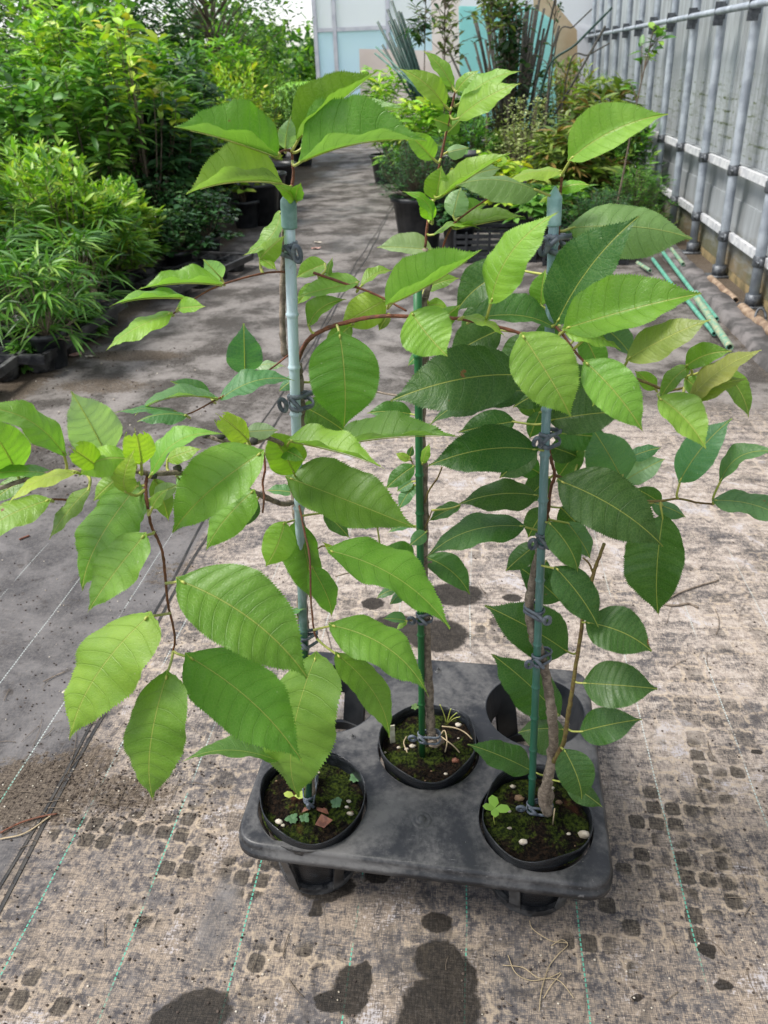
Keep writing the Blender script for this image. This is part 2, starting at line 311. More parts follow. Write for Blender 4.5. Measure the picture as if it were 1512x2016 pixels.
MTRAY=dusty_plastic('tray_plastic',(.013,.014,.017),(.13,.126,.124),.5,8,.8); MCUP=dusty_plastic('cup_plastic',(.010,.011,.013),(.15,.147,.145),.42,26,.6)
MTIE=simple('rubber_tie',(.06,.075,.10),(.15,.17,.20),90,.5,.4,.001)
MCAPG=simple('faded_green_cap',(.10,.20,.17),(.19,.31,.28),60,.5,.2); MCAPB=simple('pale_green_cap',(.16,.30,.29),(.30,.44,.43),60,.5,.2)
MSTONE=simple('perlite_pebble',(.34,.29,.22),(.60,.54,.45),60,.8,.5); MSTONE2=simple('brown_pebble',(.12,.07,.04),(.25,.16,.09),60,.8,.5)
MDEAD=simple('dead_leaf',(.10,.035,.022),(.22,.085,.05),80,.7,.5); MROOT=simple('root_thread',(.32,.25,.15),(.46,.36,.22),40,.8,.2)
MSTEM=bark_material('shrub_stem',(.09,.065,.045),(.18,.14,.10),(.25,.2,.15),50)
MBPOT=simple('black_nursery_pot',(.008,.010,.013),(.03,.032,.036),14,.38,.2)
MPIPE=simple('galvanised_pipe',(.26,.29,.33),(.42,.46,.50),12,.45,.15,.001,.15); MCLAMP=simple('clamp_steel',(.06,.065,.075),(.13,.14,.15),60,.5,.5,.001,.4)
MRAIL=simple('pale_rail',(.42,.43,.45),(.62,.62,.62),18,.5,.2); MWALL=wall_material()
MWHITE=simple('white_frame',(.50,.51,.58),(.62,.63,.68),8,.5,0)
def pane(name,c,tr): 
    t=NT(name); v=t.pos(); n=t.noise(v,1.2,4); t.col(t.mix(t.ss(n,.3,.7),c,tuple(min(1,a*1.18) for a in c))); t.r(.25)
    x=t.n('BsdfTranslucent'); x.inputs[0].default_value=(*c,1); mx=t.n('MixShader'); mx.inputs[0].default_value=tr; t.l(t.b.outputs[0],mx.inputs[1]); t.l(x.outputs[0],mx.inputs[2]); t.l(mx.outputs[0],t.out.inputs[0]); return t.m
MPANEU=pane('frosted_pane',(.94,.92,1.0),.75); MPANEL=pane('blue_pane',(.78,.88,1.0),.8); MTEAL=pane('teal_sheet',(.50,.84,.82),.65)
MBEIGE=simple('beige_board',(.76,.64,.58),(.84,.73,.67),3,.7,.1); MBEIGE2=simple('beige_board_dark',(.42,.30,.18),(.52,.40,.27),3,.7,.1); MSHEET=pane('white_sheet',(.86,.87,.90),.6)
MGSTK=simple('green_cane',(.07,.27,.19),(.15,.38,.28),30,.4,.2); MGSTKD=simple('dark_green_cane',(.006,.03,.022),(.02,.065,.048),30,.4,.2)
MGOLD=simple('weathered_cane',(.30,.36,.20),(.45,.45,.28),40,.6,.3); MRUST=simple('rusty_pipe',(.17,.11,.07),(.34,.25,.17),25,.6,.4); MDKST=simple('dark_stick',(.03,.03,.025),(.08,.075,.06),30,.8,.3)
MKERB=simple('dirty_kerb',(.05,.047,.045),(.17,.155,.15),9,.85,.8,.006); MDIRT=simple('dirt',(.03,.022,.018),(.10,.075,.06),20,.95,1,.01)
# ------------------------------------------------------------------ setting: ground
def blobf(X,Y,c,rx,ry,ang=0):
    dx,dy=X-c[0],Y-c[1]; ca,sa=math.cos(ang),math.sin(ang); u=(dx*ca+dy*sa)/rx; q=(-dx*sa+dy*ca)/ry
    return np.clip(1.0-.5*np.sqrt(u*u+q*q),0,1)      # 0.5 at the rim
def make_ground():
    xs=np.concatenate([[-400,-120,-50,-25,-12,-8,-6,-5,-4],np.arange(-3.3,2.4,.014),[2.6,3,4,6,12,30,100,400]])
    ys=np.concatenate([[-60,-10,-3,-1,0],np.arange(.2,3.6,.014),np.arange(3.6,9,.05),[9.5,10,11,12,14,15,16,17,20,26,40,70,130,400,900]])
    X,Y=np.meshgrid(xs,ys); nx,ny=len(xs),len(ys)
    V=np.stack([X,Y,np.zeros_like(X)],-1).reshape(-1,3)
    i=np.arange((ny-1)*(nx-1)); r,c=i//(nx-1),i%(nx-1); a=r*nx+c
    Fc=np.stack([a,a+1,a+nx+1,a+nx],-1)
    o=mkobj('ground',V,Fc,ground_material(),None,None,False); o['kind']='structure'
    wet=np.zeros_like(X)
    def ep(x,y,wpx,hpx,ang=0):
        g=G(x,y); k=depth(g)/F; return g,wpx*k,hpx*k/.80
    for (x,y,a,b,an) in [(862,1816,34,18,0),(862,1890,50,34,0),(900,1925,40,30,.3),(870,1985,78,50,0),(840,2016,60,30,0),(390,1992,70,36,.15),(330,2010,40,20,0),(690,1950,34,40,.2),(650,1972,40,16,0),(715,1925,18,30,0),
        (895,1170,58,30,0),(860,1250,62,40,0),(775,1235,50,32,0),(735,1188,22,16,0),(1008,1177,20,10,0),(745,1722,26,16,0),(620,1795,22,9,0),(1398,1873,15,12,0),(1425,1938,20,10,0),(1255,1968,14,7,0),(1385,1870,10,14,.5),
        (640,1745,60,25,.1),(560,1700,30,14,0),(1260,1780,14,6,0),(350,1790,10,7,0),(1490,1480,12,8,0)]:
        g,rx,ry=ep(x,y,a,b); wet=np.maximum(wet,blobf(X,Y,g,rx,ry,an))
    st=np.zeros_like(X)
    for (x,y,a,b,s_) in [(320,1625,95,38,1.0),(355,1680,60,40,1.0),(180,1640,80,30,.7),(300,1760,90,60,.5),(100,1950,110,60,.55),(500,1720,60,40,.9),(500,1900,75,50,.8),(620,1890,60,45,.5),
        (1330,1580,110,55,.85),(1400,1720,90,70,.95),(1240,1700,60,60,.7),(1290,1800,110,60,.65),(1180,1880,80,50,.45),(1350,1500,80,60,.5),(1000,1240,90,50,.45),(1250,1640,60,60,.6),(1440,1560,60,60,.6)]:
        g,rx,ry=ep(x,y,a,b); st=np.maximum(st,s_*np.clip(2.2*blobf(X,Y,g,rx,ry)-.6,0,1))
    old=np.clip((-X-.74)/.08,0,1)
    old=np.maximum(old,np.clip((Y-2.3)/.5,0,1)*np.clip((-X-.1)/.5+.3,0,1))
    old=np.maximum(old,np.clip((Y-2.0)/1.6,0,1)*.95)
    for (x,y,a,b,s_) in [(430,1810,50,120,.55),(200,1560,140,50,.4)]:
        g,rx,ry=ep(x,y,a,b); old=np.maximum(old,s_*np.clip(2*blobf(X,Y,g,rx,ry)-.5,0,1))
    deb=np.zeros_like(X)
    for (x,y,a,b,s_) in [(60,1560,140,80,.75),(170,1500,80,50,.6),(250,1560,120,45,.6),(130,1330,60,40,.35),(430,1580,70,50,.45),(340,1130,70,50,.5),(200,760,120,40,.6),(260,700,120,30,.7),(1400,1120,60,30,.2),(30,870,90,50,.6),(300,870,80,40,.4)]:
        g,rx,ry=ep(x,y,a,b); deb=np.maximum(deb,s_*np.clip(2*blobf(X,Y,g,rx,ry)-.4,0,1))
    deb=np.maximum(deb,.75*np.clip((X-1.1)/.25,0,1)*(Y<14)); deb=np.maximum(deb,.7*np.clip((-X-1.75)/.2,0,1)*(Y<14))
    ca=o.data.color_attributes.new('mask','FLOAT_COLOR','POINT')
    ca.data.foreach_set('color',np.stack([wet,st,old,deb],-1).reshape(-1).astype(np.float32))
make_ground()
# overlapping edge of the weed mat: two thin strips lying on the ground
def seam():
    for (x0,wd,ph,nm,lb) in [(-.790,.0028,0,'mat_seam_strip','x'),(-.757,.0036,2,'mat_seam_strip','y')]:
        m=MB(); ys=np.linspace(.35,9.0,160)
        for k,y in enumerate(ys): pass
        L=[];
        for y in ys:
            xx=x0+.010*math.sin(y*2.1+ph)+.004*math.sin(y*9+ph)
            L+=[[xx-wd,y,.002],[xx-wd*.9,y,.0018],[xx+wd*.9,y,.0018],[xx+wd,y,.002]]
        m.add(L,[(4*i+j,4*i+j+1,4*i+j+5,4*i+j+4) for i in range(159) for j in range(3)])
        o=m.build(nm,dusty_plastic('seam_plastic',(.008,.008,.008),(.07,.06,.05),.6,14,.6)); o['kind']='structure'
seam()
# ------------------------------------------------------------------ carrying tray
HOLES=[(-.239,.821),(.124,.814),(-.054,.951),(.138,1.057),(-.247,1.062)]; HR=.092; ZT=.146
def tray_outline(inset=0.0):
    c=[(-.350,.736),(.231,.706),(.247,1.171),(-.336,1.194)]; P=[]; r=.045
    for i in range(4):
        a=np.array(c[i-1]);b=np.array(c[i]);d=np.array(c[(i+1)%4]); u=nrm(a-b);w_=nrm(d-b)
        p0=b+u*r;p1=b+w_*r
        for t in np.linspace(0,1,9): P.append((1-t)**2*p0+2*t*(1-t)*b+t*t*p1)
        for t in np.linspace(0,1,14)[1:-1]: P.append(p1+(d-w_*r-p1)*t)
    P=np.array(P); ce=P.mean(0); n=[]
    for i in range(len(P)):
        tg=P[(i+1)%len(P)]-P[i-1]; n.append(nrm(np.array([tg[1],-tg[0]])))
    return P-np.array(n)*inset
def make_tray():
    root=thing('carrying_tray','dusty dark grey plastic plant carrying tray with five round openings standing on the weed mat','plant tray',(-.054,.951,0))
    org=(-.054,.951,0)
    cu=bpy.data.curves.new('t','CURVE'); cu.dimensions='2D'; cu.fill_mode='BOTH'; cu.extrude=.0022; cu.bevel_depth=.0009; cu.bevel_resolution=1
    def addp(P):
        s=cu.splines.new('POLY'); s.points.add(len(P)-1)
        for k,p in enumerate(P): s.points[k].co=(p[0]-org[0],p[1]-org[1],0,1)
        s.use_cyclic_u=True
    addp(tray_outline(.006))
    for h in HOLES: addp([(h[0]+HR*math.cos(2*math.pi*j/56),h[1]+HR*math.sin(2*math.pi*j/56)) for j in range(56)])
    tmp=bpy.data.objects.new('tmp',cu); COL.objects.link(tmp); dg=bpy.context.evaluated_depsgraph_get(); me=bpy.data.meshes.new_from_object(tmp.evaluated_get(dg))
    bpy.data.objects.remove(tmp); bpy.data.curves.remove(cu); me.materials.clear(); me.materials.append(MTRAY)
    for v in me.vertices: v.co.z+=ZT
    o=bpy.data.objects.new('top_plate',me); COL.objects.link(o); o.parent=root
    # rolled skirt
    m=MB(); prof=[(.012,ZT+.0030),(.0045,ZT+.0034),(.001,ZT+.0022),(-.0015,ZT-.003),(-.001,ZT-.013),(-.0045,ZT-.0145),(-.0048,ZT-.026),(-.001,ZT-.0268),(.0005,ZT-.014)]
    rings=[tray_outline(p[0]) for p in prof]; n=len(rings[0]); V=[]
    for rg,p in zip(rings,prof): V+= [[a[0],a[1],p[1]] for a in rg]
    m.add(V,[(i*n+j,i*n+(j+1)%n,(i+1)*n+(j+1)%n,(i+1)*n+j) for i in range(len(prof)-1) for j in range(n)])
    m.build('skirt',MTRAY,root,org)
    # centre stud and moulding studs
    for (x,y) in [tuple(G(830,1617,ZT)[:2]),tuple(G(693,1453,ZT)[:2]),tuple(G(862,1322,ZT)[:2])]:
        s=MB(); k=1 if y<.88 else .45
        s.lathe([(.017*k,ZT+.0026),(.014*k,ZT+.0046),(.011*k,ZT+.0042),(.0072*k,ZT+.0044),(.006*k,ZT+.008),(.003*k,ZT+.0098),(.0001,ZT+.010)],(x,y,0),20)
        s.build('stud',MTRAY,root,org)
    for hi,(hx,hy) in enumerate(HOLES):
        c=MB(); 
        # collar just under the plate, slats, bottom ring
        def ringp(r0,z0,r1,z1,th=.003): c.lathe([(r0,z0),(r1,z1),(r1-th,z1),(r0-th,z0),(r0,z0)],(hx,hy,0),48)
        ringp(HR+.0012,ZT+.0030,HR-.002-(.006 if hi>2 else 0),ZT-(.062 if hi>2 else .028),.003); ringp(.0705,.018,.068,.0,.008)
        for k in range(6):
            a=2*math.pi*(k+.5)/6+math.pi/2 +.12; 
            for (dw,t0) in ((.0085 if hi<3 else .024,0),):
                pts=[]
                V=[]
                for (r_,z_) in ((HR-.001,ZT-.02),(.079,.07),(.0685,.012)):
                    for s_ in (-1,1):
                        for q in (0,.0045):
                            aa=a+s_*dw/r_; V.append([hx+(r_+q)*math.cos(aa),hy+(r_+q)*math.sin(aa),z_])
                Fq=[]
                for l in range(2):
                    b=4*l; Fq+=[(b,b+2,b+6,b+4),(b+1,b+5,b+7,b+3),(b,b+4,b+5,b+1),(b+2,b+3,b+7,b+6)]
                c.add(V,Fq+[(0,1,3,2),(8,10,11,9)])
        c.build('pot_basket',MBPOT if hi>2 else MCUP,root,org,False)
    return root
make_tray()
# ------------------------------------------------------------------ cherry leaves
FS=np.array([0,.015,.04,.08,.14,.22,.31,.41,.51,.60,.69,.77,.83,.88,.915,.945,.97,1]); FW=np.array([0,.26,.50,.72,.89,.985,1.02,1.0,.94,.84,.68,.49,.31,.16,.085,.045,.022,0])
_fx=np.linspace(0,1,400); _fy=np.interp(_fx,FS,FW); 
for _ in range(2): _fy=np.convolve(np.pad(_fy,4,mode='reflect',reflect_type='odd'),np.ones(9)/9,'valid')
_fy=np.clip(_fy,0,None)
def fwid(s): return np.interp(s,_fx,_fy)
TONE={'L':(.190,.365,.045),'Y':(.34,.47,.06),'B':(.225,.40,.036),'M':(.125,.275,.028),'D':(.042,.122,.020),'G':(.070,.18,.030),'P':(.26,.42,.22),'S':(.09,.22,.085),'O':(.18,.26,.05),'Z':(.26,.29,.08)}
def add_leaf(root,px,branch,yw,e,rg):
    x0,y0,x1,y1,wa,wb,tone=e[:7]; c=e[7] if len(e)>7 else 0; off=(e[8] if len(e)>8 else 0)/100; dt=(e[9] if len(e)>9 and e[9] is not None else 3)/100; opt=e[10] if len(e)>10 else ''
    node=None; best=1e9
    for bp,bw in zip(px,branch):
        d=np.hypot(bp[:,0]-x0,bp[:,1]-y0); k=int(d.argmin())
        if d[k]<best: best=d[k]; node=bw[k]
    Yb=(node[1] if best<160 else yw)-off+rg.uniform(-.008,.008)
    P0=PY(x0,y0,Yb); P1=PY(x1,y1,Yb-dt); Pm=(P0+P1)/2; zc=depth(Pm); Vd=nrm(Pm-CAM); A=P1-P0; L=np.linalg.norm(A)
    dx,dy=x1-x0,y1-y0; ln=math.hypot(dx,dy); ax,ay=dy/ln,-dx/ln; U=R@np.array([ax,-ay,0]); U=U-Vd*U.dot(Vd); U=nrm(U); k=zc/F
    hw0=max(.25*L,max(wa,wb)*k*1.0); half=[]
    upx=1 if ay<0 else -1
    for w_,sg in ((wa,1),(wb,-1)):
        wr=w_*k; r_=math.sqrt(max(hw0*hw0-wr*wr,0))*.9; sv=1 if (sg*upx>0) else -1
        if 'f' in opt: sv=1                     # both halves raised away: gutter shape
        if 'n' in opt: sv=-1
        half.append(U*sg*wr+Vd*sv*r_)
    N=nrm(np.cross(A,half[0]-half[1])); 
    if N.dot(-Vd)<0: N=-N
    NR=112; s=np.linspace(0,1,NR); cols=[0,.18,.4,.63,.83,.94,1.0]
    f=fwid(np.clip(s*rg.uniform(.97,1.03),0,1)); arch=rg.uniform(.02,.11); ph1,ph2=rg.uniform(0,6.3,2); und=rg.uniform(.012,.034); pk=.0050*rg.uniform(.6,1.2)
    curl=rg.uniform(.0,.12)
    mid=P0[None]+A[None]*s[:,None]+U[None]*(c*k*4*s*(1-s))[:,None]+N[None]*(arch*L*(4*s*(1-s))-curl*L*s**4)[:,None]
    tilt=.12*np.sqrt(s)*(1-s)**1.2-.045*np.exp(-s/.05)
    idx=np.arange(NR); tooth=(idx%2)
    cam_=rg.uniform(-.2,1.0); tj=rg.uniform(.4,1.35,NR)
    order=[(1,h) for h in cols[::-1]]+[(-1,h) for h in cols[1:]]
    Vt=np.zeros((NR,len(order),3)); U1=np.zeros((NR,len(order),2)); U2=np.zeros((NR,len(order),2))
    nv=rg.uniform(8.2,11.0)
    for j,(sg,h) in enumerate(order):
        E=half[0] if sg>0 else half[1]; sh=tilt*h; hh=h; base=f.copy()
        if h==1.0: base=f*(1+.025*tooth)+.034*tooth*(f>.015)*tj; sh=sh+(.014*tooth-.003)*tj
        phs=s*nv-.7*h**2.2; pil=np.abs(np.sin(np.pi*(phs+.5)))
        z=pk*L*(1-np.abs(np.cos(np.pi*(phs+.5))))*0 + pk*L*np.sqrt(np.abs(np.cos(np.pi*(phs))) )*0
        fr=np.abs((phs%1)-.5); z=pk*L*(np.cos(2*np.pi*fr*1.0)*.5+.5)*min(1,h*3)*(1-.6*h)*1.6
        z=z+und*L*np.sin(2*math.pi*2.3*s+(ph1 if sg>0 else ph2))*h*h*f + .0035*L*np.sin(2*math.pi*7*s+ph2*sg)*h**3
        z=z-.05*L*(h**2)*f*cam_
        so=s+sh; m_=np.stack([np.interp(so,s,mid[:,q],left=np.nan) for q in range(3)],-1)
        neg=so<0; m_[neg]=mid[0]+A*so[neg][:,None]; ov=so>1; m_[ov]=mid[-1]
        Vt[:,j]=m_+E[None]*(base*hh)[:,None]+N[None]*z[:,None]
        U1[:,j,0]=s*nv/11.5;U1[:,j,1]=sg*h; U2[:,j,0]=so*L; U2[:,j,1]=sg*h*f*hw0
    if 't' in opt:     # torn, browned tip
        cut=.78; 
        for j in range(len(order)):
            q=s>cut-.10*abs(math.sin(j*1.9)); ii=int(np.argmax(q)); Vt[q,j]=Vt[ii,j]
    nc=len(order); V=Vt.reshape(-1,3); i,j=np.meshgrid(np.arange(NR-1),np.arange(nc-1),indexing='ij'); a=(i*nc+j).ravel(); Fc=np.stack([a,a+1,a+nc+1,a+nc],-1)
    # winding so that the front faces up / the viewer's upper side
    n0=np.cross(V[Fc[780,1]]-V[Fc[780,0]],V[Fc[780,3]]-V[Fc[780,0]]); fl=n0.dot(N)<0
    if 'u' in opt: fl=not fl
    if fl: Fc=Fc[:,::-1]
    uvs=(U1.reshape(-1,2),U2.reshape(-1,2)); nl=len(Fc)
    # petiole
    m=MB()
    if best<150 and 'x' not in opt:
        sag=np.array([0,0,-.006]); q0=node; q1=P0; dq=np.linalg.norm(q1-q0); mid_=(q0+q1)/2+(sag*20-nrm(A)*.15)*min(dq,.03); pts=spline([q0,mid_,q1,P0+A*.03],5)
    else: pts=spline([P0-nrm(A)*.02+np.array([0,0,-.008]),P0-nrm(A)*.01,P0],4)
    rr=np.linspace(.0016,.0011,len(pts)); m.tube(pts,rr,6,True)
    pts2=mid[:int(NR*.85)]-N*.0010; m.tube(pts2,np.linspace(.0009,.0003,len(pts2)),5,False) if tone not in 'DG' else m.tube(pts2,np.linspace(.00055,.0002,len(pts2)),5,False)
    PV=np.concatenate(m.v); nV=len(V); V2=np.vstack([V,PV]); fl_=[tuple(q) for q in Fc.tolist()]+[tuple(b+nV for b in q) for q in m.f]
    org=np.array(root.location) if root else np.zeros(3)
    o=mkobj('leaf',V2-org,fl_,[MLEAF,MPET],root,[0]*nl+[1]*len(m.f))
    me=o.data; vi=np.zeros(len(me.loops),int); me.loops.foreach_get('vertex_index',vi)
    for nm,u_ in (('rel',uvs[0]),('met',uvs[1])):
        l=me.uv_layers.new(name=nm); A2=np.vstack([u_,np.zeros((len(PV),2))]); l.data.foreach_set('uv',A2[vi].ravel().astype(np.float32))
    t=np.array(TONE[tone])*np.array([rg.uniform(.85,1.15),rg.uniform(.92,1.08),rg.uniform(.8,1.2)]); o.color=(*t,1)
    return o
def px2world(pts,yw): 
    return np.array([PY(p[0],p[1],yw-(p[2] if len(p)>2 else 0)/100) for p in pts])
def add_branch(root,pts,yw,r0,r1,mat,name='branch',knots=True,seed=0):
    if mat is MTWIG: r0*=.62; r1*=.70
    W=px2world(pts,yw); Sx=spline(W,7); P2=spline(np.array([[p[0],p[1],0] for p in pts],float),7)
    rg=np.random.default_rng(seed+len(pts)); n=len(Sx); rad=np.linspace(r0,r1,n)
    if knots: rad=rad*(1+.16*(rg.random(n)>.85))*rg.uniform(.96,1.05,n); Sx=Sx+rg.normal(0,r1*.12,Sx.shape)
    m=MB(); m.tube(Sx,rad,10); 
    if knots:
        for q in range(2,n-1,3):
            if rg.random()<.45: m.blob(Sx[q]+nrm(rg.normal(0,1,3))*rad[q]*.75,rad[q]*.5,seed=q)
    m.build(name,mat,root,root.location); return P2[:,:2],Sx
# ------------------------------------------------------------------ pots, stakes, ties
def add_pot(root,cx,cy,zr,tilt,seed):
    rg=np.random.default_rng(seed); a=rg.uniform(0,6.3,4)
    def wob(r,z,t,i):
        k=max(0,(z-.09)/.08); w_=.0032*math.sin(2*t+a[0])+.0022*math.sin(3*t+a[1])+.0012*math.sin(5*t+a[2])
        zz=z+ (k**2)*(.0045*math.sin(2*t+a[3])+.003*math.sin(5*t+a[1])+tilt*math.sin(t))
        return r+w_*k, zz
    prof=[(.060,.004),(.064,.03),(.074,.08),(.082,ZT-.01),(.0865,ZT+.004),(.0878,zr-.006),(.0885,zr),(.0878,zr+.0008),(.0865,zr),(.0852,zr-.012),(.081,.12),(.078,.10)]
    m=MB(); m.lathe(prof,(cx,cy,0),72,wob); m.lathe([(.0001,.004),(.060,.004)],(cx,cy,0),36); m.build('pot',MPOT,root,root.location)
def add_soil(root,cx,cy,z,seed,hump=(0,0)):
    rg=np.random.default_rng(seed); n=46; V=[];nr=26
    ph=rg.uniform(0,6.3,12)
    def h(x,y): 
        u=x*90;v=y*90
        return .0022*math.sin(u*.8+ph[0]+1.2*math.sin(v*.7+ph[1]))+.0018*math.sin(v*1.7+ph[2])*math.sin(u*1.4+ph[3])+.0035*math.sin(u*.25+ph[4])*math.cos(v*.3+ph[5])+ .009*math.exp(-((x-hump[0])**2+(y-hump[1])**2)/.0007)
    for i in range(nr+1):
        r=.0845*i/nr
        for j in range(n):
            t=2*math.pi*j/n; x,y=r*math.cos(t),r*math.sin(t)
            V.append([cx+x,cy+y,z+h(x,y)+rg.normal(0,.0007)-(.004 if i==nr else 0)])
    m=MB(); m.add(V,[(i*n+j,i*n+(j+1)%n,(i+1)*n+(j+1)%n,(i+1)*n+j) for i in range(nr) for j in range(n)]); m.build('soil',MSOIL,root,root.location)
    # moss and crumbs
    t=MB()
    for q in range(240):
        r=.083*math.sqrt(rg.random());a=rg.uniform(0,6.3); x,y=r*math.cos(a),r*math.sin(a); t.blob((cx+x,cy+y,z+h(x,y)),rg.uniform(.0008,.0026),sc=(1,1,.7),seed=q)
    o=t.build('soil_crumbs',MSOIL,root,root.location); o['kind']='stuff'
    return lambda px,py: z+h(px-cx,py-cy)
def pebble(root,p,r,mat,seed): 
    m=MB(); m.blob(p,r,sc=(1.25,.8,.75),seed=seed); return m.build('pebble',mat,root,root.location)
def add_stake(root,b,t_,r,mat,capmat,nodes,cap=True,clen=.034):
    b=np.array(b);t_=np.array(t_); d=nrm(t_-b); L=np.linalg.norm(t_-b); m=MB(); pts=[];rad=[]
    zs=[0]; nd=sorted(nodes)
    for q in nd: zs+=[q-.005,q-.0018,q,q+.0018,q+.005]
    zs.append(L)
    for q in zs:
        k=min([abs(q-a) for a in nd]+[9]); pts.append(b+d*q); rad.append(r*(1.27 if k<.0005 else (1.08 if k<.003 else 1)))
    m.tube(pts,rad,18); o=m.build('stake',mat,root,root.location)
    if cap:
        c=MB(); 
        for (rr,q0) in ():pass
        pts=[t_-d*clen*.75,t_-d*clen*.72,t_-d*(clen*.68),t_,t_+d*.002,t_+d*.012]; c.tube(pts,[r*1.12,r*1.42,r*1.38,r*1.40,r*1.36,r*.12],18); c.build('cap',capmat,o,root.location)
    return o
def add_tie(root,ps,pt,r1,r2,side,seed,wide=.0042):
    """band looped twice round stake (ps) and stem (pt) with a small knot"""
    rg=np.random.default_rng(seed); ps=np.array(ps,float);pt=np.array(pt,float); m=MB()
    c=(ps+pt)/2; u=pt-ps; u[2]=0; gap=np.linalg.norm(u); 
    u=u/gap if gap>1e-4 else np.array([1,0,0]); v=np.array([-u[1],u[0],0])
    for k,(dz,tl) in enumerate([(-.0055,.5),(.0055,-.35)]):
        P=[]
        for j in range(33):
            t=2*math.pi*j/32; rr=(r2 if math.cos(t)>0 else r1)+.0016; cen=(pt if math.cos(t)>0 else ps)
            P.append(np.array([cen[0],cen[1],ps[2]])+u*rr*math.cos(t)+v*rr*math.sin(t)+np.array([0,0,dz+tl*.006*math.sin(t+k)+rg.normal(0,.0004)]))
        P=np.array(P); m2=MB(); m2.tube(P,.0014,6,False); V=np.array(m2.v[0]); cz=np.repeat(P[:,2],6); V[:,2]=cz+(V[:,2]-cz)*2.1; m.add(V,m2.f)
    k0=ps+v*side*0+(-u)*(r1+.005)+np.array([0,-.004,0]); P=[]
    for j in range(21):
        t=2*math.pi*j/20*1.1; P.append(k0+np.array([-u[0]*.006*(1-math.cos(t)),-.003*math.sin(t),.0085*math.sin(t)]))
    m.tube(P,.0026,6); P=[ps+np.array([-.004*side,-r1-.002,.007]),ps+np.array([.004*side,-r1-.0045,0]),ps+np.array([.009*side,-r1-.003,-.008])]; m.tube(spline(P,4),.0026,6)
    m.build('tie',MTIE,root,root.location)
def weed(root,p,n,r,col,seed,kind='round',h=.008):
    rg=np.random.default_rng(seed); V=[];Fc=[];C=[]
    for k in range(n):
        a=2*math.pi*k/n+rg.uniform(-.3,.3); L=r*rg.uniform(.8,1.15); d=np.array([math.cos(a),math.sin(a),.15]); s_=np.array([-math.sin(a),math.cos(a),0]); b=np.array(p)+[0,0,h]
        w_=L*(.34 if kind=='round' else .10); i0=len(V); V+= [b,b+d*L*.35+s_*w_,b+d*L*.35-s_*w_,b+d*L*.75+s_*w_*.9,b+d*L*.75-s_*w_*.9,b+d*L+[0,0,-.001],b+d*L*.55+[0,0,.0012]]
        Fc+=[(i0,i0+2,i0+6),(i0,i0+6,i0+1),(i0+1,i0+6,i0+3),(i0+2,i0+4,i0+6),(i0+6,i0+4,i0+5),(i0+6,i0+5,i0+3)]; C+=[np.array(col)*rg.uniform(.8,1.2)]*7
    o=mkobj('weed_seedling',np.array(V)-np.array(root.location),Fc,MFOL,root); settint(o,np.array(C))
    return o
def settint(o,C):
    ca=o.data.color_attributes.new('tint','FLOAT_COLOR','POINT'); A=np.ones((len(C),4)); A[:,:3]=C; ca.data.foreach_set('color',A.ravel().astype(np.float32))

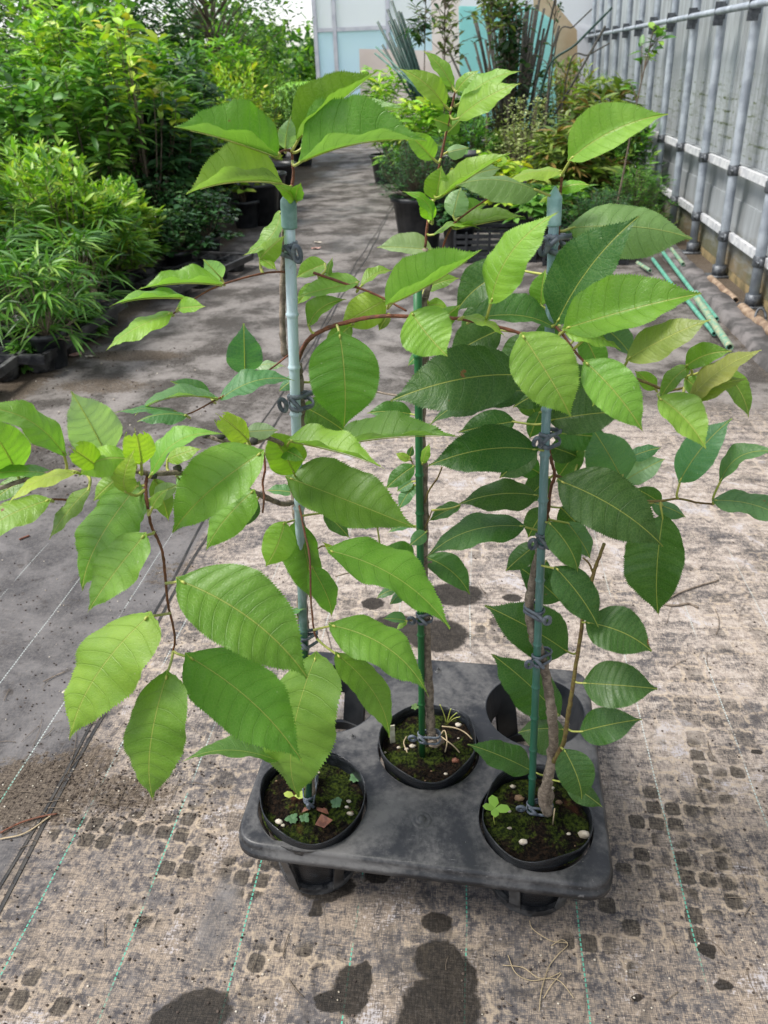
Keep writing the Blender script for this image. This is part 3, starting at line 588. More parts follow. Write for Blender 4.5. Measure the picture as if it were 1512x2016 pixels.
# ================================================================== sapling A (front left)
YA=.806
def sapling_A():
    cx,cy=HOLES[0]; root=thing('potted_cherry_sapling','front left potted cherry sapling with bright green leaves and a pale blue topped stake','potted sapling',(cx,cy,.01),'cherry saplings in the tray')
    rg=np.random.default_rng(101); add_pot(root,cx,cy,.170,.003,1); zf=add_soil(root,cx,cy,.151,2)
    b=PY(606,1572,YA); b[2]=.141; t=PY(568,398,YA); r=.0059
    L=np.linalg.norm(t-b); ysn=[495+40,618,735,822,905,975,1060,1140,1230,1320,1420,1500]
    nd=[np.linalg.norm(PY(568+(606-568)*(y-398)/1174,y,YA)-b) for y in (500,619,723,815,900,1000,1110,1240,1400)]
    add_stake(root,b,t,r,stake_material('stake_blue_faded',(.012,.075,.04),(.42,.54,.58),.45,.85,(.60,.68,.70)),MCAPG,nd)
    B=[]
    add=lambda pts,r0,r1,m=MTWIG,nm='branch',k=True: B.append(add_branch(root,pts,YA,r0,r1,m,nm,k,len(B)))
    # trunk (thick stump at the soil, then stem beside the stake)
    add([(612,1560,-.5),(606,1500,-1),(600,1400,-1.5),(597,1290,-2),(596,1200,-2),(592,1080,-2),(583,985,-2.5),(583,900,-3),(590,820,-2),(588,760,-2),(585,712,-2)],.0088,.0055,MBARK,'trunk')
    s=MB(); p=G(612,1545,.151); s.lathe([(.013,.0),(.0135,.012),(.0115,.018),(.013,.026),(.0125,.04),(.0095,.047),(.004,.049),(.0001,.0485)],(p[0],p[1],.149),18); s.build('graft_stump',MBARK,root,root.location)
    add([(585,712,-2),(605,672,-1),(640,648,0),(700,630,1),(760,622,2),(850,625,3),(910,628,4),(975,642,5),(1040,660,6)],.0042,.0022)
    add([(560,700,-2),(556,640,-2),(557,560,-2),(560,470,-2),(566,420,-1.2)],.0036,.0030,MBARK)
    add([(566,420,-1.2),(577,350,-1.2),(576,325,-1),(574,300,-1),(562,296,0),(550,300,1)],.0024,.0016)
    add([(560,535,-1),(525,537,1),(470,550,4),(420,567,6),(380,590,8),(330,625,9)],.0018,.0010)
    add([(618,537,-2),(670,555,-1),(735,578,0),(800,612,2)],.0022,.0015)
    add([(580,690,-2),(520,735,0),(460,768,3),(420,790,5),(370,815,6),(330,818,6)],.0018,.0009)
    add([(585,985,-1),(555,992,2),(515,975,6),(480,962,10),(430,945,13),(355,932,16),(290,932,19),(245,925,20),(100,932,22),(0,960,24),(-80,970,25)],.0034,.0020,MBARK)
    add([(585,880,-1),(560,875,4),(525,862,8),(500,872,9),(440,868,10),(405,857,10)],.0026,.0020,MBARK)
    add([(290,935,19),(287,960,20),(290,992,21),(298,1035,21),(318,1080,22),(325,1132,22),(331,1190,22),(344,1250,22),(341,1282,22)],.0026,.0016)
    add([(517,888,9),(522,920,10),(517,950,10),(520,980,11),(517,1010,12)],.0022,.0014)
    add([(588,990,0),(600,1050,5),(610,1100,8),(612,1180,12),(618,1240,14),(624,1258,14)],.0022,.0014)
    add([(600,1545,1),(580,1520,3),(555,1498,4),(548,1494,4)],.0012,.0008,MBRK2)
    add([(660,1090,5),(640,1075,4),(625,1080,4)],.0012,.001,MBRK2)
    add([(140,985,22),(105,983,23),(60,990,23)],.0018,.0014)
    # buds
    for (x,y,o_) in [(405,857,10),(436,860,10),(500,868,9.5),(350,922,16),(243,917,20),(300,936,19)]:
        m=MB(); m.blob(PY(x,y,YA-o_/100),.0042,sc=(1.2,.8,.9),seed=x); m.build('bud',MDKST,root,root.location)
    Lv=[(543,308,343,243,-28,80,'M',12,0,4),(548,360,366,374,-24,70,'L',3,1,4),(590,270,737,138,64,-20,'M',-9,0,3),(600,288,804,190,44,-14,'M',-12,-1,4),(597,316,832,263,88,-22,'M',-6,2,4),
     (562,292,572,228,18,18,'P',0,-2),(578,398,540,362,13,12,'B',-3,1),(584,396,592,360,14,14,'B',3,1),(553,418,474,498,14,16,'L',22,1,3),(512,510,558,464,16,24,'B',0,-1,2),(512,508,545,530,12,10,'B',0,-1,2),
     (436,548,400,510,20,20,'P',0,-1,2),(434,560,273,569,-14,34,'L',2,1,3),(362,586,214,592,-8,18,'L',3,1,3),(335,617,203,678,16,17,'B',0,2,4),(350,607,403,602,20,9,'B',-2,1,2),
     (482,735,480,643,34,34,'S',0,-3,2),(436,785,578,742,24,16,'S',4,0,-3),(500,722,562,720,8,9,'P',0,-2,0),(412,780,336,750,6,22,'S',3,-2,2),(425,784,262,802,-6,24,'S',2,1,3),(345,810,224,813,4,9,'S',0,1,3),(366,818,270,826,18,6,'S',0,2,3),
     (125,893,-60,790,24,34,'L',-20,1,5),(32,930,-40,815,38,46,'L',0,-2,2),(210,897,143,772,46,52,'P',0,-3,2),(192,918,127,872,22,30,'B',0,2,3,'t'),(278,912,262,828,30,30,'Y',0,2,2,'t'),
     (258,905,150,938,34,26,'B',-14,3,2),(248,968,262,886,22,22,'B',0,2,2),(105,935,-70,950,12,14,'M',0,0,4),(147,930,10,985,10,15,'Y',0,3,3),(95,985,-60,1062,24,28,'L',0,2,4),(175,962,96,1062,16,15,'O',0,2,3),
     (270,957,148,1165,48,46,'M',0,0,3),(283,1055,169,1206,34,46,'L',0,5,2),(305,945,335,1028,22,18,'O',0,-3,1),(305,975,350,955,16,16,'P',0,-5,0),(292,985,250,1050,14,16,'M',0,-4,0),
     (300,932,432,846,26,12,'L',18,1,-2),(488,866,412,803,26,20,'Y',0,2,2,'t'),(486,850,548,846,16,17,'P',0,0,0),(578,930,528,846,34,42,'B',0,5,3),(512,893,327,1050,42,66,'L',-4,8,3),
     (497,968,402,1084,34,30,'L',-2,3,2),(505,985,462,1042,20,18,'D',0,0,1),(572,942,828,1043,66,46,'M',-4,5,4),(572,868,757,911,46,-9,'L',-6,5,4),(665,876,906,856,50,-9,'M',-6,2,3),
     (669,660,677,850,66,66,'M',6,4,1),(560,1030,521,1117,32,30,'B',6,6,2),(585,1030,613,1182,26,44,'M',4,2,1),(615,1118,662,1217,26,24,'M',0,-2,0),(652,1085,892,1226,56,30,'M',16,6,5),
     (655,1232,853,1357,46,38,'M',6,5,4),(665,1290,779,1448,34,28,'M',6,7,3),(620,1296,580,1578,70,64,'M',-6,6,2),(358,1145,610,1331,82,68,'M',14,6,3),(375,1295,602,1503,72,66,'M',12,4,3),
     (290,1215,137,1458,60,62,'L',-12,6,3),(328,1330,302,1576,54,54,'M',4,8,2),(545,1497,362,1480,12,25,'G',0,1,3),(567,1214,598,1197,6,8,'S',0,0),(578,970,522,966,8,13,'S',0,-2,0),
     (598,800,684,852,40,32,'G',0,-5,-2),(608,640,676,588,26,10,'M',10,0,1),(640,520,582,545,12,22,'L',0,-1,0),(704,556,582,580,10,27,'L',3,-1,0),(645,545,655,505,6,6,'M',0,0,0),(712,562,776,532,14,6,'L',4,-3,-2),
     (756,592,670,640,34,32,'B',0,-4,1),(765,618,745,652,10,10,'O',0,-5,0),(766,598,947,490,66,-18,'L',-12,3,4),(812,618,882,702,54,48,'L',-4,4,3),(968,592,1092,415,40,38,'L',14,4,3),(1030,662,1129,822,62,56,'L',0,5,3),
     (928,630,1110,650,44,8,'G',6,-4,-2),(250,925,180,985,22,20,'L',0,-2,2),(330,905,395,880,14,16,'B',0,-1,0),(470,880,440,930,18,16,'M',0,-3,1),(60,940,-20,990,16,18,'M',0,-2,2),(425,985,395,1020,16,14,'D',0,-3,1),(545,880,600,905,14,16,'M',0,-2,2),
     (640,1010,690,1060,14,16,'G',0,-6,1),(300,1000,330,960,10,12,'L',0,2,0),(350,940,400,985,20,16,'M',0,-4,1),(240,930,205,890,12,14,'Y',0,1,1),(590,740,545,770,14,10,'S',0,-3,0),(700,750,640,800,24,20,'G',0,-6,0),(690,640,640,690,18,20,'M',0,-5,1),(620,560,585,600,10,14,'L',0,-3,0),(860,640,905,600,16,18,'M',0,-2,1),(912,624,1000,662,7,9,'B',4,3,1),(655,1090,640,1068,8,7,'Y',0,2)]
    px=[b_[0] for b_ in B]; wd=[b_[1] for b_ in B]
    for e in Lv: add_leaf(root,px,wd,YA,e,rg)
    for (y,yo) in ((495,0),(790,0),(1262,0)):
        x=568+(606-568)*(y-398)/1174; ps=PY(x,y,YA); pt=ps+np.array([.011 if y>700 else -.009,.012,0]); add_tie(root,ps,pt,r,.0062,1,y)
    ps=PY(605,1552,YA); add_tie(root,[ps[0],ps[1],.175],[p[0],p[1],.175],r,.0115,1,9)
    for k in range(6):
        a=rg.uniform(0,6.3); q=.08*math.sqrt(rg.random()); x,y=cx+q*math.cos(a),cy+q*math.sin(a); pebble(root,(x,y,zf(x,y)+.001),rg.uniform(.0012,.0026),MSTONE if k%3==0 else MSTONE2,k)
    for (x,y,rr) in [(548,1615,.0058),(690,1605,.0045),(683,1590,.003),(687,1578,.0035),(557,1622,.003)]:
        g=G(x,y,.153); pebble(root,(g[0],g[1],zf(g[0],g[1])+.002),rr,MSTONE,x)
    for (x,y,n,rr,kd) in [(575,1613,7,.011,'round'),(600,1615,7,.010,'round'),(662,1583,9,.011,'round'),(700,1530,8,.011,'round')]:
        g=G(x,y,.155); weed(root,(g[0],g[1],zf(g[0],g[1])),n,rr,(.10,.20,.09),x,kd,.006)
    g=G(580,1575,.163); weed(root,(g[0],g[1],.163),2,.022,(.40,.50,.10),5,'round',.01)
    g=G(636,1620,.155); m=MB(); m.add([g+[-.012,-.006,.002],g+[.004,-.012,.004],g+[.016,.002,.006],g+[-.004,.010,.009],g+[.002,0,.003]],[(0,1,4),(1,2,4),(2,3,4),(3,0,4)]); m.build('dead_leaf',MDEAD,root,root.location,False)
    for (dx,an) in ((0,0),(.012,1),(-.012,2)):
        g=G(622,1588,.158)+np.array([dx,0,0]); m=MB(); m.add([g,g+[.014*math.cos(an),-.006,.004],g+[.022*math.cos(an),-.014,.001],g+[.004,-.012,.007]],[(0,1,2,3)]); m.build('dead_leaf',MDEAD,root,root.location,False)
sapling_A()
# ================================================================== sapling B (middle)
YB=.930
def sapling_B():
    cx,cy=HOLES[2]; root=thing('potted_cherry_sapling','middle potted cherry sapling with a slim stem tied to a vivid green stake','potted sapling',(cx,cy,.01),'cherry saplings in the tray')
    rg=np.random.default_rng(202); add_pot(root,cx,cy,.172,-.003,5); zf=add_soil(root,cx,cy,.150,6,(.015,.0))
    b=PY(831,1478,YB); b[2]=.142; t=PY(822,560,YB); r=.0053
    nd=[np.linalg.norm(PY(822+9*(y-560)/918,y,YB)-b) for y in (700,790,935,1010,1130,1250,1385)]
    add_stake(root,b,t,r,stake_material('stake_green',(.010,.085,.022),(.014,.125,.035),.2,.9,(.03,.16,.06)),MCAPG,nd,False)
    B=[]
    add=lambda pts,r0,r1,m=MTWIG,nm='branch',k=True: B.append(add_branch(root,pts,YB,r0,r1,m,nm,k,20+len(B)))
    add([(852,1462,.5),(848,1440,-.5),(845,1380,-1),(842,1300,-1),(838,1200,-1),(834,1100,-1),(836,1020,-1),(834,930,-1),(830,850,-1),(832,760,-1),(838,680,-1),(834,600,-1),(845,555,-1),(837,490,-1)],.0078,.0036,MBARK,'trunk')
    s=MB(); g=G(858,1465,.150); s.blob((g[0],g[1],.151),.014,sc=(1,1,1.1),seed=4); s.build('graft_stump',MBARK,root,root.location)
    add([(837,487,-1),(844,423,-1),(856,368,-.5),(873,288,0),(894,190,0),(900,178,0)],.0028,.0013)
    add([(860,530,-1),(871,489,-1),(890,445,0),(920,419,1),(966,387,3)],.0024,.0012)
    add([(836,990,0),(845,965,1),(862,940,2),(870,920,3)],.0013,.0010,MBRK2); add([(832,1108,0),(800,1106,1),(730,1104,1)],.0014,.0010,MBARK); add([(832,1108,0),(842,1107,-1),(850,1106,-1)],.0024,.0016,MBARK)
    add([(832,1215,0),(815,1220,1),(800,1222,1)],.0012,.0009,MBRK2); add([(836,1040,0),(845,1020,1),(850,1005,1)],.0011,.0008,MBRK2); add([(832,920,0),(815,917,-1),(808,900,-2)],.0011,.0008,MBRK2)
    add([(832,790,0),(800,782,-3),(760,775,-5),(735,770,-6)],.0018,.0014,MBARK); add([(834,1130,0),(760,1128,2),(705,1124,3),(660,1135,4)],.0018,.0010,MBARK)
    Lv=[(875,207,793,132,18,24,'L',0,1,2),(890,170,835,98,12,15,'L',0,-1,1),(899,180,942,136,12,10,'L',0,0,1),(908,202,1021,133,20,14,'L',4,-1,2),(902,233,1020,158,28,18,'L',0,1,3),
     (888,248,852,234,14,16,'M',0,-1,1),(880,262,905,236,12,14,'M',0,-1,1),(852,312,797,256,18,24,'L',0,1,2),(857,392,868,326,28,18,'L',-3,0,1),(870,385,1002,288,38,-12,'B',-10,2,3),(905,352,985,330,22,20,'P',0,-2,0),(880,300,925,290,10,16,'P',0,-1,0),
     (852,432,793,376,9,12,'B',-8,2,3),(848,432,838,385,18,14,'B',0,2,2),(892,425,907,366,22,24,'P',0,-1,-2),(896,450,1030,420,30,-10,'M',-4,0,3),(900,420,960,402,20,10,'M',0,-2,0),(853,462,945,447,5,5,'B',8,1,3),(848,492,743,484,8,30,'P',4,0,1),
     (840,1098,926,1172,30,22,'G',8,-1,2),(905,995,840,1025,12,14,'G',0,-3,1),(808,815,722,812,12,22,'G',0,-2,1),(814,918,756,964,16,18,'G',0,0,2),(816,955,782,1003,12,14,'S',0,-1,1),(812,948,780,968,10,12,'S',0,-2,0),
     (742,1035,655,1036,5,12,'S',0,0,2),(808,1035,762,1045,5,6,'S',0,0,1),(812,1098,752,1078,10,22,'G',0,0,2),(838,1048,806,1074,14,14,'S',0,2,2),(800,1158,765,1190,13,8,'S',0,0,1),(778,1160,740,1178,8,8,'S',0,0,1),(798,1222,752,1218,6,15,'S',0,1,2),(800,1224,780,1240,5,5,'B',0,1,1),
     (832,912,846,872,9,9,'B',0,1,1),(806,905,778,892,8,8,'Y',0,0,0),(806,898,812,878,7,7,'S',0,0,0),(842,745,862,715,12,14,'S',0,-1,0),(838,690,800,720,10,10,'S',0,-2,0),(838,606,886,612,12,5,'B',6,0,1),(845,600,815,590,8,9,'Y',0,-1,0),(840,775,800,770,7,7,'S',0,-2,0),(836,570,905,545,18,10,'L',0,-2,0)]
    px=[b_[0] for b_ in B]; wd=[b_[1] for b_ in B]
    for e in Lv: add_leaf(root,px,wd,YB,e,rg)
    for y in (1215,1107): 
        ps=PY(822+9*(y-560)/918,y,YB); 
        if y==1215: add_tie(root,ps,ps+np.array([.010,.006,0]),r,.006,1,y)
    ps=PY(831,1450,YB); add_tie(root,ps,ps+np.array([.020,.003,0]),r,.010,1,3)
    for k in range(6):
        a=rg.uniform(0,6.3); q=.08*math.sqrt(rg.random()); x,y=cx+q*math.cos(a),cy+q*math.sin(a); pebble(root,(x,y,zf(x,y)+.001),rg.uniform(.0012,.0024),MSTONE if k%3==0 else MSTONE2,k)
    for (x,y,rr,mt) in [(812,1470,.0048,MSTONE),(800,1478,.0035,MSTONE),(785,1475,.003,MSTONE),(902,1427,.005,MSTONE),(878,1520,.003,MSTONE),(897,1495,.006,MDEAD),(860,1438,.004,MSTONE2)]:
        g=G(x,y,.153); pebble(root,(g[0],g[1],zf(g[0],g[1])+.002),rr,mt,x)
    for pts in ([(862,1455),(875,1440),(880,1460),(876,1480)],[(870,1430),(895,1435),(915,1440),(930,1455)],[(800,1450),(795,1465),(802,1480)],[(868,1450),(892,1470),(905,1480)]):
        m=MB(); m.tube(spline([G(*p,.158)+[0,0,.003*math.sin(i*2)] for i,p in enumerate(pts)],5),.0011,5); m.build('surface_root',MROOT,root,root.location)
    g=G(880,1425,.158); 
    for k,(dx,dy) in enumerate([(-14,-38),(20,-22),(8,-30),(26,-14)]):
        q=G(880,1425,.153); e=PY(880+dx,1425+dy,q[1]); m=MB(); m.tube(spline([q,(q+e)/2+[0,0,.004],e],4),[.0012]*4+[.001]*4+[.0004] if False else .0009,4); m.build('grass_blade',MPET,root,root.location)
    g=G(773,1460,.153); m=MB(); m.box((g[0],g[1],.171),(.0045,.0012,.022),.3); m.build('plant_tag',simple('bleached_tag',(.30,.28,.2),(.45,.43,.33),80,.7,.2),root,root.location,False)
    g=G(816,1400,.173); weed(root,(g[0],g[1]+.01,.163),5,.009,(.12,.20,.06),8,'round',.01)
sapling_B()
# ================================================================== sapling C (front right)
YC=.821
def sapling_C():
    cx,cy=HOLES[1]; root=thing('potted_cherry_sapling','front right potted cherry sapling with dark leaves and a pale pointed stake cap','potted sapling',(cx,cy,.01),'cherry saplings in the tray')
    rg=np.random.default_rng(303); add_pot(root,cx,cy,.171,.002,9); zf=add_soil(root,cx,cy,.151,10)
    b=PY(1045,1612,YC); b[2]=.141; t=PY(1092,392,YC); r=.0053
    xs=lambda y:1045+47*(1612-y)/1220
    nd=[np.linalg.norm(PY(xs(y),y,YC)-b) for y in (480,585,690,805,895,985,1142,1268,1352,1412,1475,1530)]
    add_stake(root,b,t,r,stake_material('stake_blue_green',(.018,.10,.06),(.17,.27,.30),.35,.95,(.34,.46,.50)),MCAPB,nd)
    B=[]
    add=lambda pts,r0,r1,m=MTWIG,nm='branch',k=True: B.append(add_branch(root,pts,YC,r0,r1,m,nm,k,40+len(B)))
    add([(1078,1600,1),(1070,1570,1),(1078,1540,1),(1088,1480,0),(1088,1420,0),(1080,1360,-1),(1068,1300,-1),(1048,1240,-1),(1042,1190,-1),(1050,1140,-1.5),(1062,1090,-1),(1072,1050,-1)],.0085,.0055,MBARK,'trunk')
    s=MB(); g=G(1073,1600,.151); s.lathe([(.009,0),(.0105,.01),(.009,.016),(.0115,.024),(.010,.034),(.012,.046),(.009,.056),(.006,.06)],(g[0],g[1],.147),16); s.build('graft_stump',MBARK,root,root.location)
    add([(1072,1050,-1),(1078,1010,-1),(1085,960,-1),(1092,935,-1),(1084,900,-1),(1078,860,-1),(1078,790,-1),(1085,700,-1),(1090,600,-1),(1098,500,-1),(1102,400,-1),(1106,352,-1),(1110,345,-1)],.0036,.0018)
    add([(1090,1500,1),(1110,1460,2),(1118,1410,2),(1128,1350,2),(1140,1270,2),(1152,1190,3),(1168,1130,3),(1190,1070,3)],.0034,.0020,MBRK2)
    add([(1090,640,0),(1105,655,1),(1150,712,3),(1200,728,5)],.0026,.0016); add([(1160,960,1),(1220,975,0),(1283,987,-1),(1335,982,-2),(1375,990,-2),(1405,992,-2)],.0018,.0012,MBRK2); add([(1090,935,-1),(1130,950,-1),(1160,960,1)],.002,.0018,MBRK2)
    add([(1200,728,5),(1290,760,6),(1310,770,6),(1352,760,6),(1360,740,6)],.0016,.001,MBRK2); add([(1168,1130,3),(1160,1110,3),(1148,1098,3)],.0014,.001,MBRK2)
    Lv=[(1125,312,1311,218,56,28,'L',4,2,3),(1104,337,988,352,14,7,'B',0,1,2),(1100,372,1161,361,9,14,'B',2,-1,1),(1100,380,1060,400,8,6,'B',0,-1,1),(1104,345,1045,350,6,6,'B',0,0,0),
     (1056,374,898,354,34,12,'G',-6,2,3,'u'),(1128,448,1368,460,44,56,'G',2,0,2,'u'),(1098,632,1251,424,66,42,'D',10,4,2),(1117,646,1380,574,70,32,'M',-8,6,4),(1115,652,1226,680,14,16,'B',2,3,2),
     (1238,706,1396,625,34,30,'O',-4,6,3),(1190,645,1246,702,28,14,'S',0,1,0),(1352,720,1437,690,26,18,'M',6,3,2),(1358,786,1497,688,26,18,'Z',6,6,3),(1362,790,1467,742,22,14,'O',0,5,2),(1420,725,1479,820,20,20,'M',0,2,2),(1356,722,1298,790,14,18,'M',-4,2,2),
     (1300,785,1391,886,44,24,'L',6,5,4),(1340,945,1440,820,38,30,'S',0,0,0),(1420,945,1532,885,26,12,'S',14,1,2),(1408,985,1570,1032,26,20,'S',6,1,3),(1090,826,1230,808,52,34,'D',-2,-2,1),(1090,852,1205,862,30,30,'G',0,-5,0),
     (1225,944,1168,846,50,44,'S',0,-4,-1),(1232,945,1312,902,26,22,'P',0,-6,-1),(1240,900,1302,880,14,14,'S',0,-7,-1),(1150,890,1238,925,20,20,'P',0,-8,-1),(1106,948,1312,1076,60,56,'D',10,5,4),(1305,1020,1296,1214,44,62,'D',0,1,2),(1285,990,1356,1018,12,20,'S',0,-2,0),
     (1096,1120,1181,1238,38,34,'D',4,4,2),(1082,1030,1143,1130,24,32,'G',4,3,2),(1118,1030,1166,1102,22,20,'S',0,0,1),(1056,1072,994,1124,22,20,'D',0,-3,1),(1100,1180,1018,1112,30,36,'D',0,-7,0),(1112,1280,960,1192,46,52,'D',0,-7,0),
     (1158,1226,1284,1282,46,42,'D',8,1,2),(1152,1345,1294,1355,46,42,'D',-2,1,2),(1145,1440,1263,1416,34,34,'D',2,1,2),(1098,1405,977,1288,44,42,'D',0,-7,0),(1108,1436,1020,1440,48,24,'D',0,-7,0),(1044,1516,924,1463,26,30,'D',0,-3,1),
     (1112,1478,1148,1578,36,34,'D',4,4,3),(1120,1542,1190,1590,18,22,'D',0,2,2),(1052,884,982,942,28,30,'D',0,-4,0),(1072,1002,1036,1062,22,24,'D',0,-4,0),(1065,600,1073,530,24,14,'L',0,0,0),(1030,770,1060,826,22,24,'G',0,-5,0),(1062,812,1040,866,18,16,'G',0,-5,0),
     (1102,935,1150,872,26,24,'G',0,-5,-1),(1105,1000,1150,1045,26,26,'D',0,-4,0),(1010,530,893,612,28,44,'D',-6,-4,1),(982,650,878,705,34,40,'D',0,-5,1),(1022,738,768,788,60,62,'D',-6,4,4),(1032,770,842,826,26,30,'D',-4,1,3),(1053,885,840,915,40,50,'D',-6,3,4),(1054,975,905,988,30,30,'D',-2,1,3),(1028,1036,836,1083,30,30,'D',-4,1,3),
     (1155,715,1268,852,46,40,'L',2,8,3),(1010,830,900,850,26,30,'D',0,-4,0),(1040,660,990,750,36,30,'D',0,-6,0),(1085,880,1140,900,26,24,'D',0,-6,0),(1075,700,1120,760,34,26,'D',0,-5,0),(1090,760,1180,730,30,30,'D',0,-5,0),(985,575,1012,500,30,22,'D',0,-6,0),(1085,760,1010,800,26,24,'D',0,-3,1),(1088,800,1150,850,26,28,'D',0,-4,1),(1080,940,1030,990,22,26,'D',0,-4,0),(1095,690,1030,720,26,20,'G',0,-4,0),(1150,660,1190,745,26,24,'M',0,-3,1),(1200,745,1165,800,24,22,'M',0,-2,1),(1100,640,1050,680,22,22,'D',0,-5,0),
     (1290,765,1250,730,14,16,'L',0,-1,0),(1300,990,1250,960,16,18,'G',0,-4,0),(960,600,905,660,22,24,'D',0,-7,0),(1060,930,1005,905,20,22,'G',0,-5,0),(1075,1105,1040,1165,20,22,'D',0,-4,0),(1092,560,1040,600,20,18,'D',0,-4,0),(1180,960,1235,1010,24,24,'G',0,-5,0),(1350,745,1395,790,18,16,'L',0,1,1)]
    px=[b_[0] for b_ in B]; wd=[b_[1] for b_ in B]
    for e in Lv: add_leaf(root,px,wd,YC,e,rg)
    for (y,dx) in ((480,.010),(865,.010),(1062,.012),(1210,-.010),(1298,.012)):
        ps=PY(xs(y),y,YC); add_tie(root,ps,ps+np.array([dx,.012,0]),r,.007,-1 if y<900 else 1,y)
    ps=PY(1048,1566,YC); add_tie(root,[ps[0],ps[1],.173],[ps[0]+.022,ps[1]+.002,.173],r,.010,1,3)
    for k in range(6):
        a=rg.uniform(0,6.3); q=.08*math.sqrt(rg.random()); x,y=cx+q*math.cos(a),cy+q*math.sin(a); pebble(root,(x,y,zf(x,y)+.001),rg.uniform(.0012,.0028),MSTONE if k%3==0 else MSTONE2,k)
    for (x,y,rr,mt) in [(1030,1660,.0058,MSTONE),(1152,1638,.0082,MSTONE),(1022,1572,.0068,MSTONE2),(1003,1635,.003,MSTONE),(1010,1548,.004,MSTONE),(1085,1553,.0045,MSTONE),(1120,1640,.003,MSTONE),(1100,1582,.005,MSTONE2)]:
        g=G(x,y,.153); pebble(root,(g[0],g[1],zf(g[0],g[1])+.002),rr,mt,x)
    g=G(980,1620,.173); weed(root,(g[0]-.005,g[1]+.012,.188),4,.021,(.22,.40,.06),8,'round',.004); m=MB(); m.tube(spline([G(975,1625,.153),G(972,1610,.173),(g[0]-.005,g[1]+.012,.191)],4),.0008,5); m.build('weed_stem',MPET,root,root.location)
    q=G(1088,1625,.153); m=MB(); m.tube([q,PY(1092,1592,q[1])],.0011,5); m.build('dead_twig',MROOT,root,root.location)
sapling_C()
# loose root threads on the mat
th=MB()
for k,pts in enumerate([[(1042,1812),(1050,1830),(1085,1852),(1118,1858),(1098,1880),(1080,1905),(1066,1950),(1062,1990)],[(1000,1880),(1015,1915),(1045,1930),(1080,1925),(1105,1915),(1085,1940),(1070,1965)],[(990,1900),(1030,1905),(1060,1925),(1100,1930),(1130,1965)],[(1118,1856),(1105,1850),(1085,1862)]]):
    th.tube(spline([G(*p,.003) for p in pts],6),.0007,4)
tag(th.build('root_thread',MROOT),'pale dried root threads lying on the mat in front of the tray','root thread')
def twig(pts,r,mat,lb):
    m=MB(); m.tube(spline([G(*p,.004) for p in pts],5),r,5); tag(m.build('dead_twig',mat),lb,'twig','dead twigs on the mat')
twig([(1300,1190),(1335,1168),(1380,1152),(1415,1142)],.0022,MBARK,'dry bent twig lying on the mat right of the tray')
twig([(1300,1188),(1330,1192),(1355,1188),(1375,1196)],.003,MBARK,'short curled twig beside the dry bent twig right of the tray')
twig([(0,1640),(40,1620),(80,1608),(112,1602)],.0018,MTWIG,'reddish twig at the left edge above the peat prints')
twig([(0,1652),(50,1640),(100,1606)],.0014,MROOT,'pale thin twig just under the reddish twig at the left edge')
twig([(85,1342),(110,1330),(128,1322)],.0014,MBARK,'tiny dark twig on the dark mat at left')
twig([(38,1062),(50,1057),(58,1054)],.003,MDEAD,'tiny rust brown twig on the dark mat under the left branch')
# crumbs scattered over the mat
def crumbs():
    rg=np.random.default_rng(5); 
    for nm,mat,n,lo,hi,reg in [('soil_crumbs',MDIRT,2600,.0006,.0026,0),('perlite_crumbs',MSTONE,420,.0007,.0022,1)]:
        m=MB()
        for k in range(n):
            u=rg.random()
            if u<.22: x,y=rg.normal(210,120),rg.normal(1545,45)
            elif u<.5: x,y=rg.uniform(-60,620),rg.uniform(1050,1650)
            elif u<.7: x,y=rg.uniform(900,1512),rg.uniform(1050,2016)
            elif u<.85: x,y=rg.uniform(0,700),rg.uniform(1600,2016)
            else: x,y=rg.uniform(0,420),rg.uniform(680,1050)
            if abs(x-850)<400 and 1290<y<1830: continue
            p=G(x,y,.0015); m.blob(p,rg.uniform(lo,hi)*(1 if y>1000 else 2),sc=(1,.8,.7),seed=k%40)
        o=m.build(nm,mat,None,(0,0,0),False); o['kind']='stuff'
crumbs()
def fibres():
    rg=np.random.default_rng(15); m=MB()
    for k in range(190):
        if k<120: x,y=rg.normal(150,110),rg.normal(1560,60); a=rg.normal(-.55,.4)
        else: x,y=rg.uniform(0,1500),rg.uniform(1050,2010); a=rg.uniform(0,6.3)
        if abs(x-850)<400 and 1290<y<1830: continue
        L=rg.uniform(12,60); c_=rg.normal(0,.25); P=[G(x+L*q*math.cos(a+c_*q),y+L*q*math.sin(a+c_*q),.0025+.002*rg.random()) for q in(0,.33,.66,1)]; m.tube(spline(P,3),rg.uniform(.0003,.0009),4)
    o=m.build('dry_root_litter',MSTEM,None,(0,0,0)); o['kind']='stuff'
fibres()
def fallen(x,y,r,mat,lb,seed):
    rg=np.random.default_rng(seed); g=G(x,y,.004); m=MB(); a=rg.uniform(0,6.3); n=9; V=[g+[0,0,.003]]
    for k in range(n): t=2*math.pi*k/n; rr=r*(1 if k%2 else .72); V.append(g+[rr*math.cos(t+a)*1.25,rr*math.sin(t+a)*.75,.002+.35*r*rg.random()])
    m.add(V,[(0,1+k,1+(k+1)%n) for k in range(n)]); tag(m.build('fallen_leaf',mat,None,(0,0,0),False),lb,'fallen leaf','fallen leaves on the mat')
MPINK=simple('pinkish_dead_leaf',(.42,.22,.18),(.55,.36,.30),60,.7,.3)
fallen(622,490,.035,MPINK,'pinkish fallen petal on the aisle right of the blue topped stake',1); fallen(625,478,.03,MSTONE,'whitish fallen petal on the aisle behind the pinkish one',2)
fallen(150,700,.035,MPINK,'pinkish brown fallen leaf beside the black tray at left',3); fallen(178,703,.022,MSTONE,'small whitish scrap right of the pinkish leaf by the left tray',4); fallen(132,731,.009,MSTONE,'tiny white scrap on the dark mat below the left tray',5)
fallen(128,1364,.007,MSTONE,'cream coloured bit on the dark mat at the left edge',6)
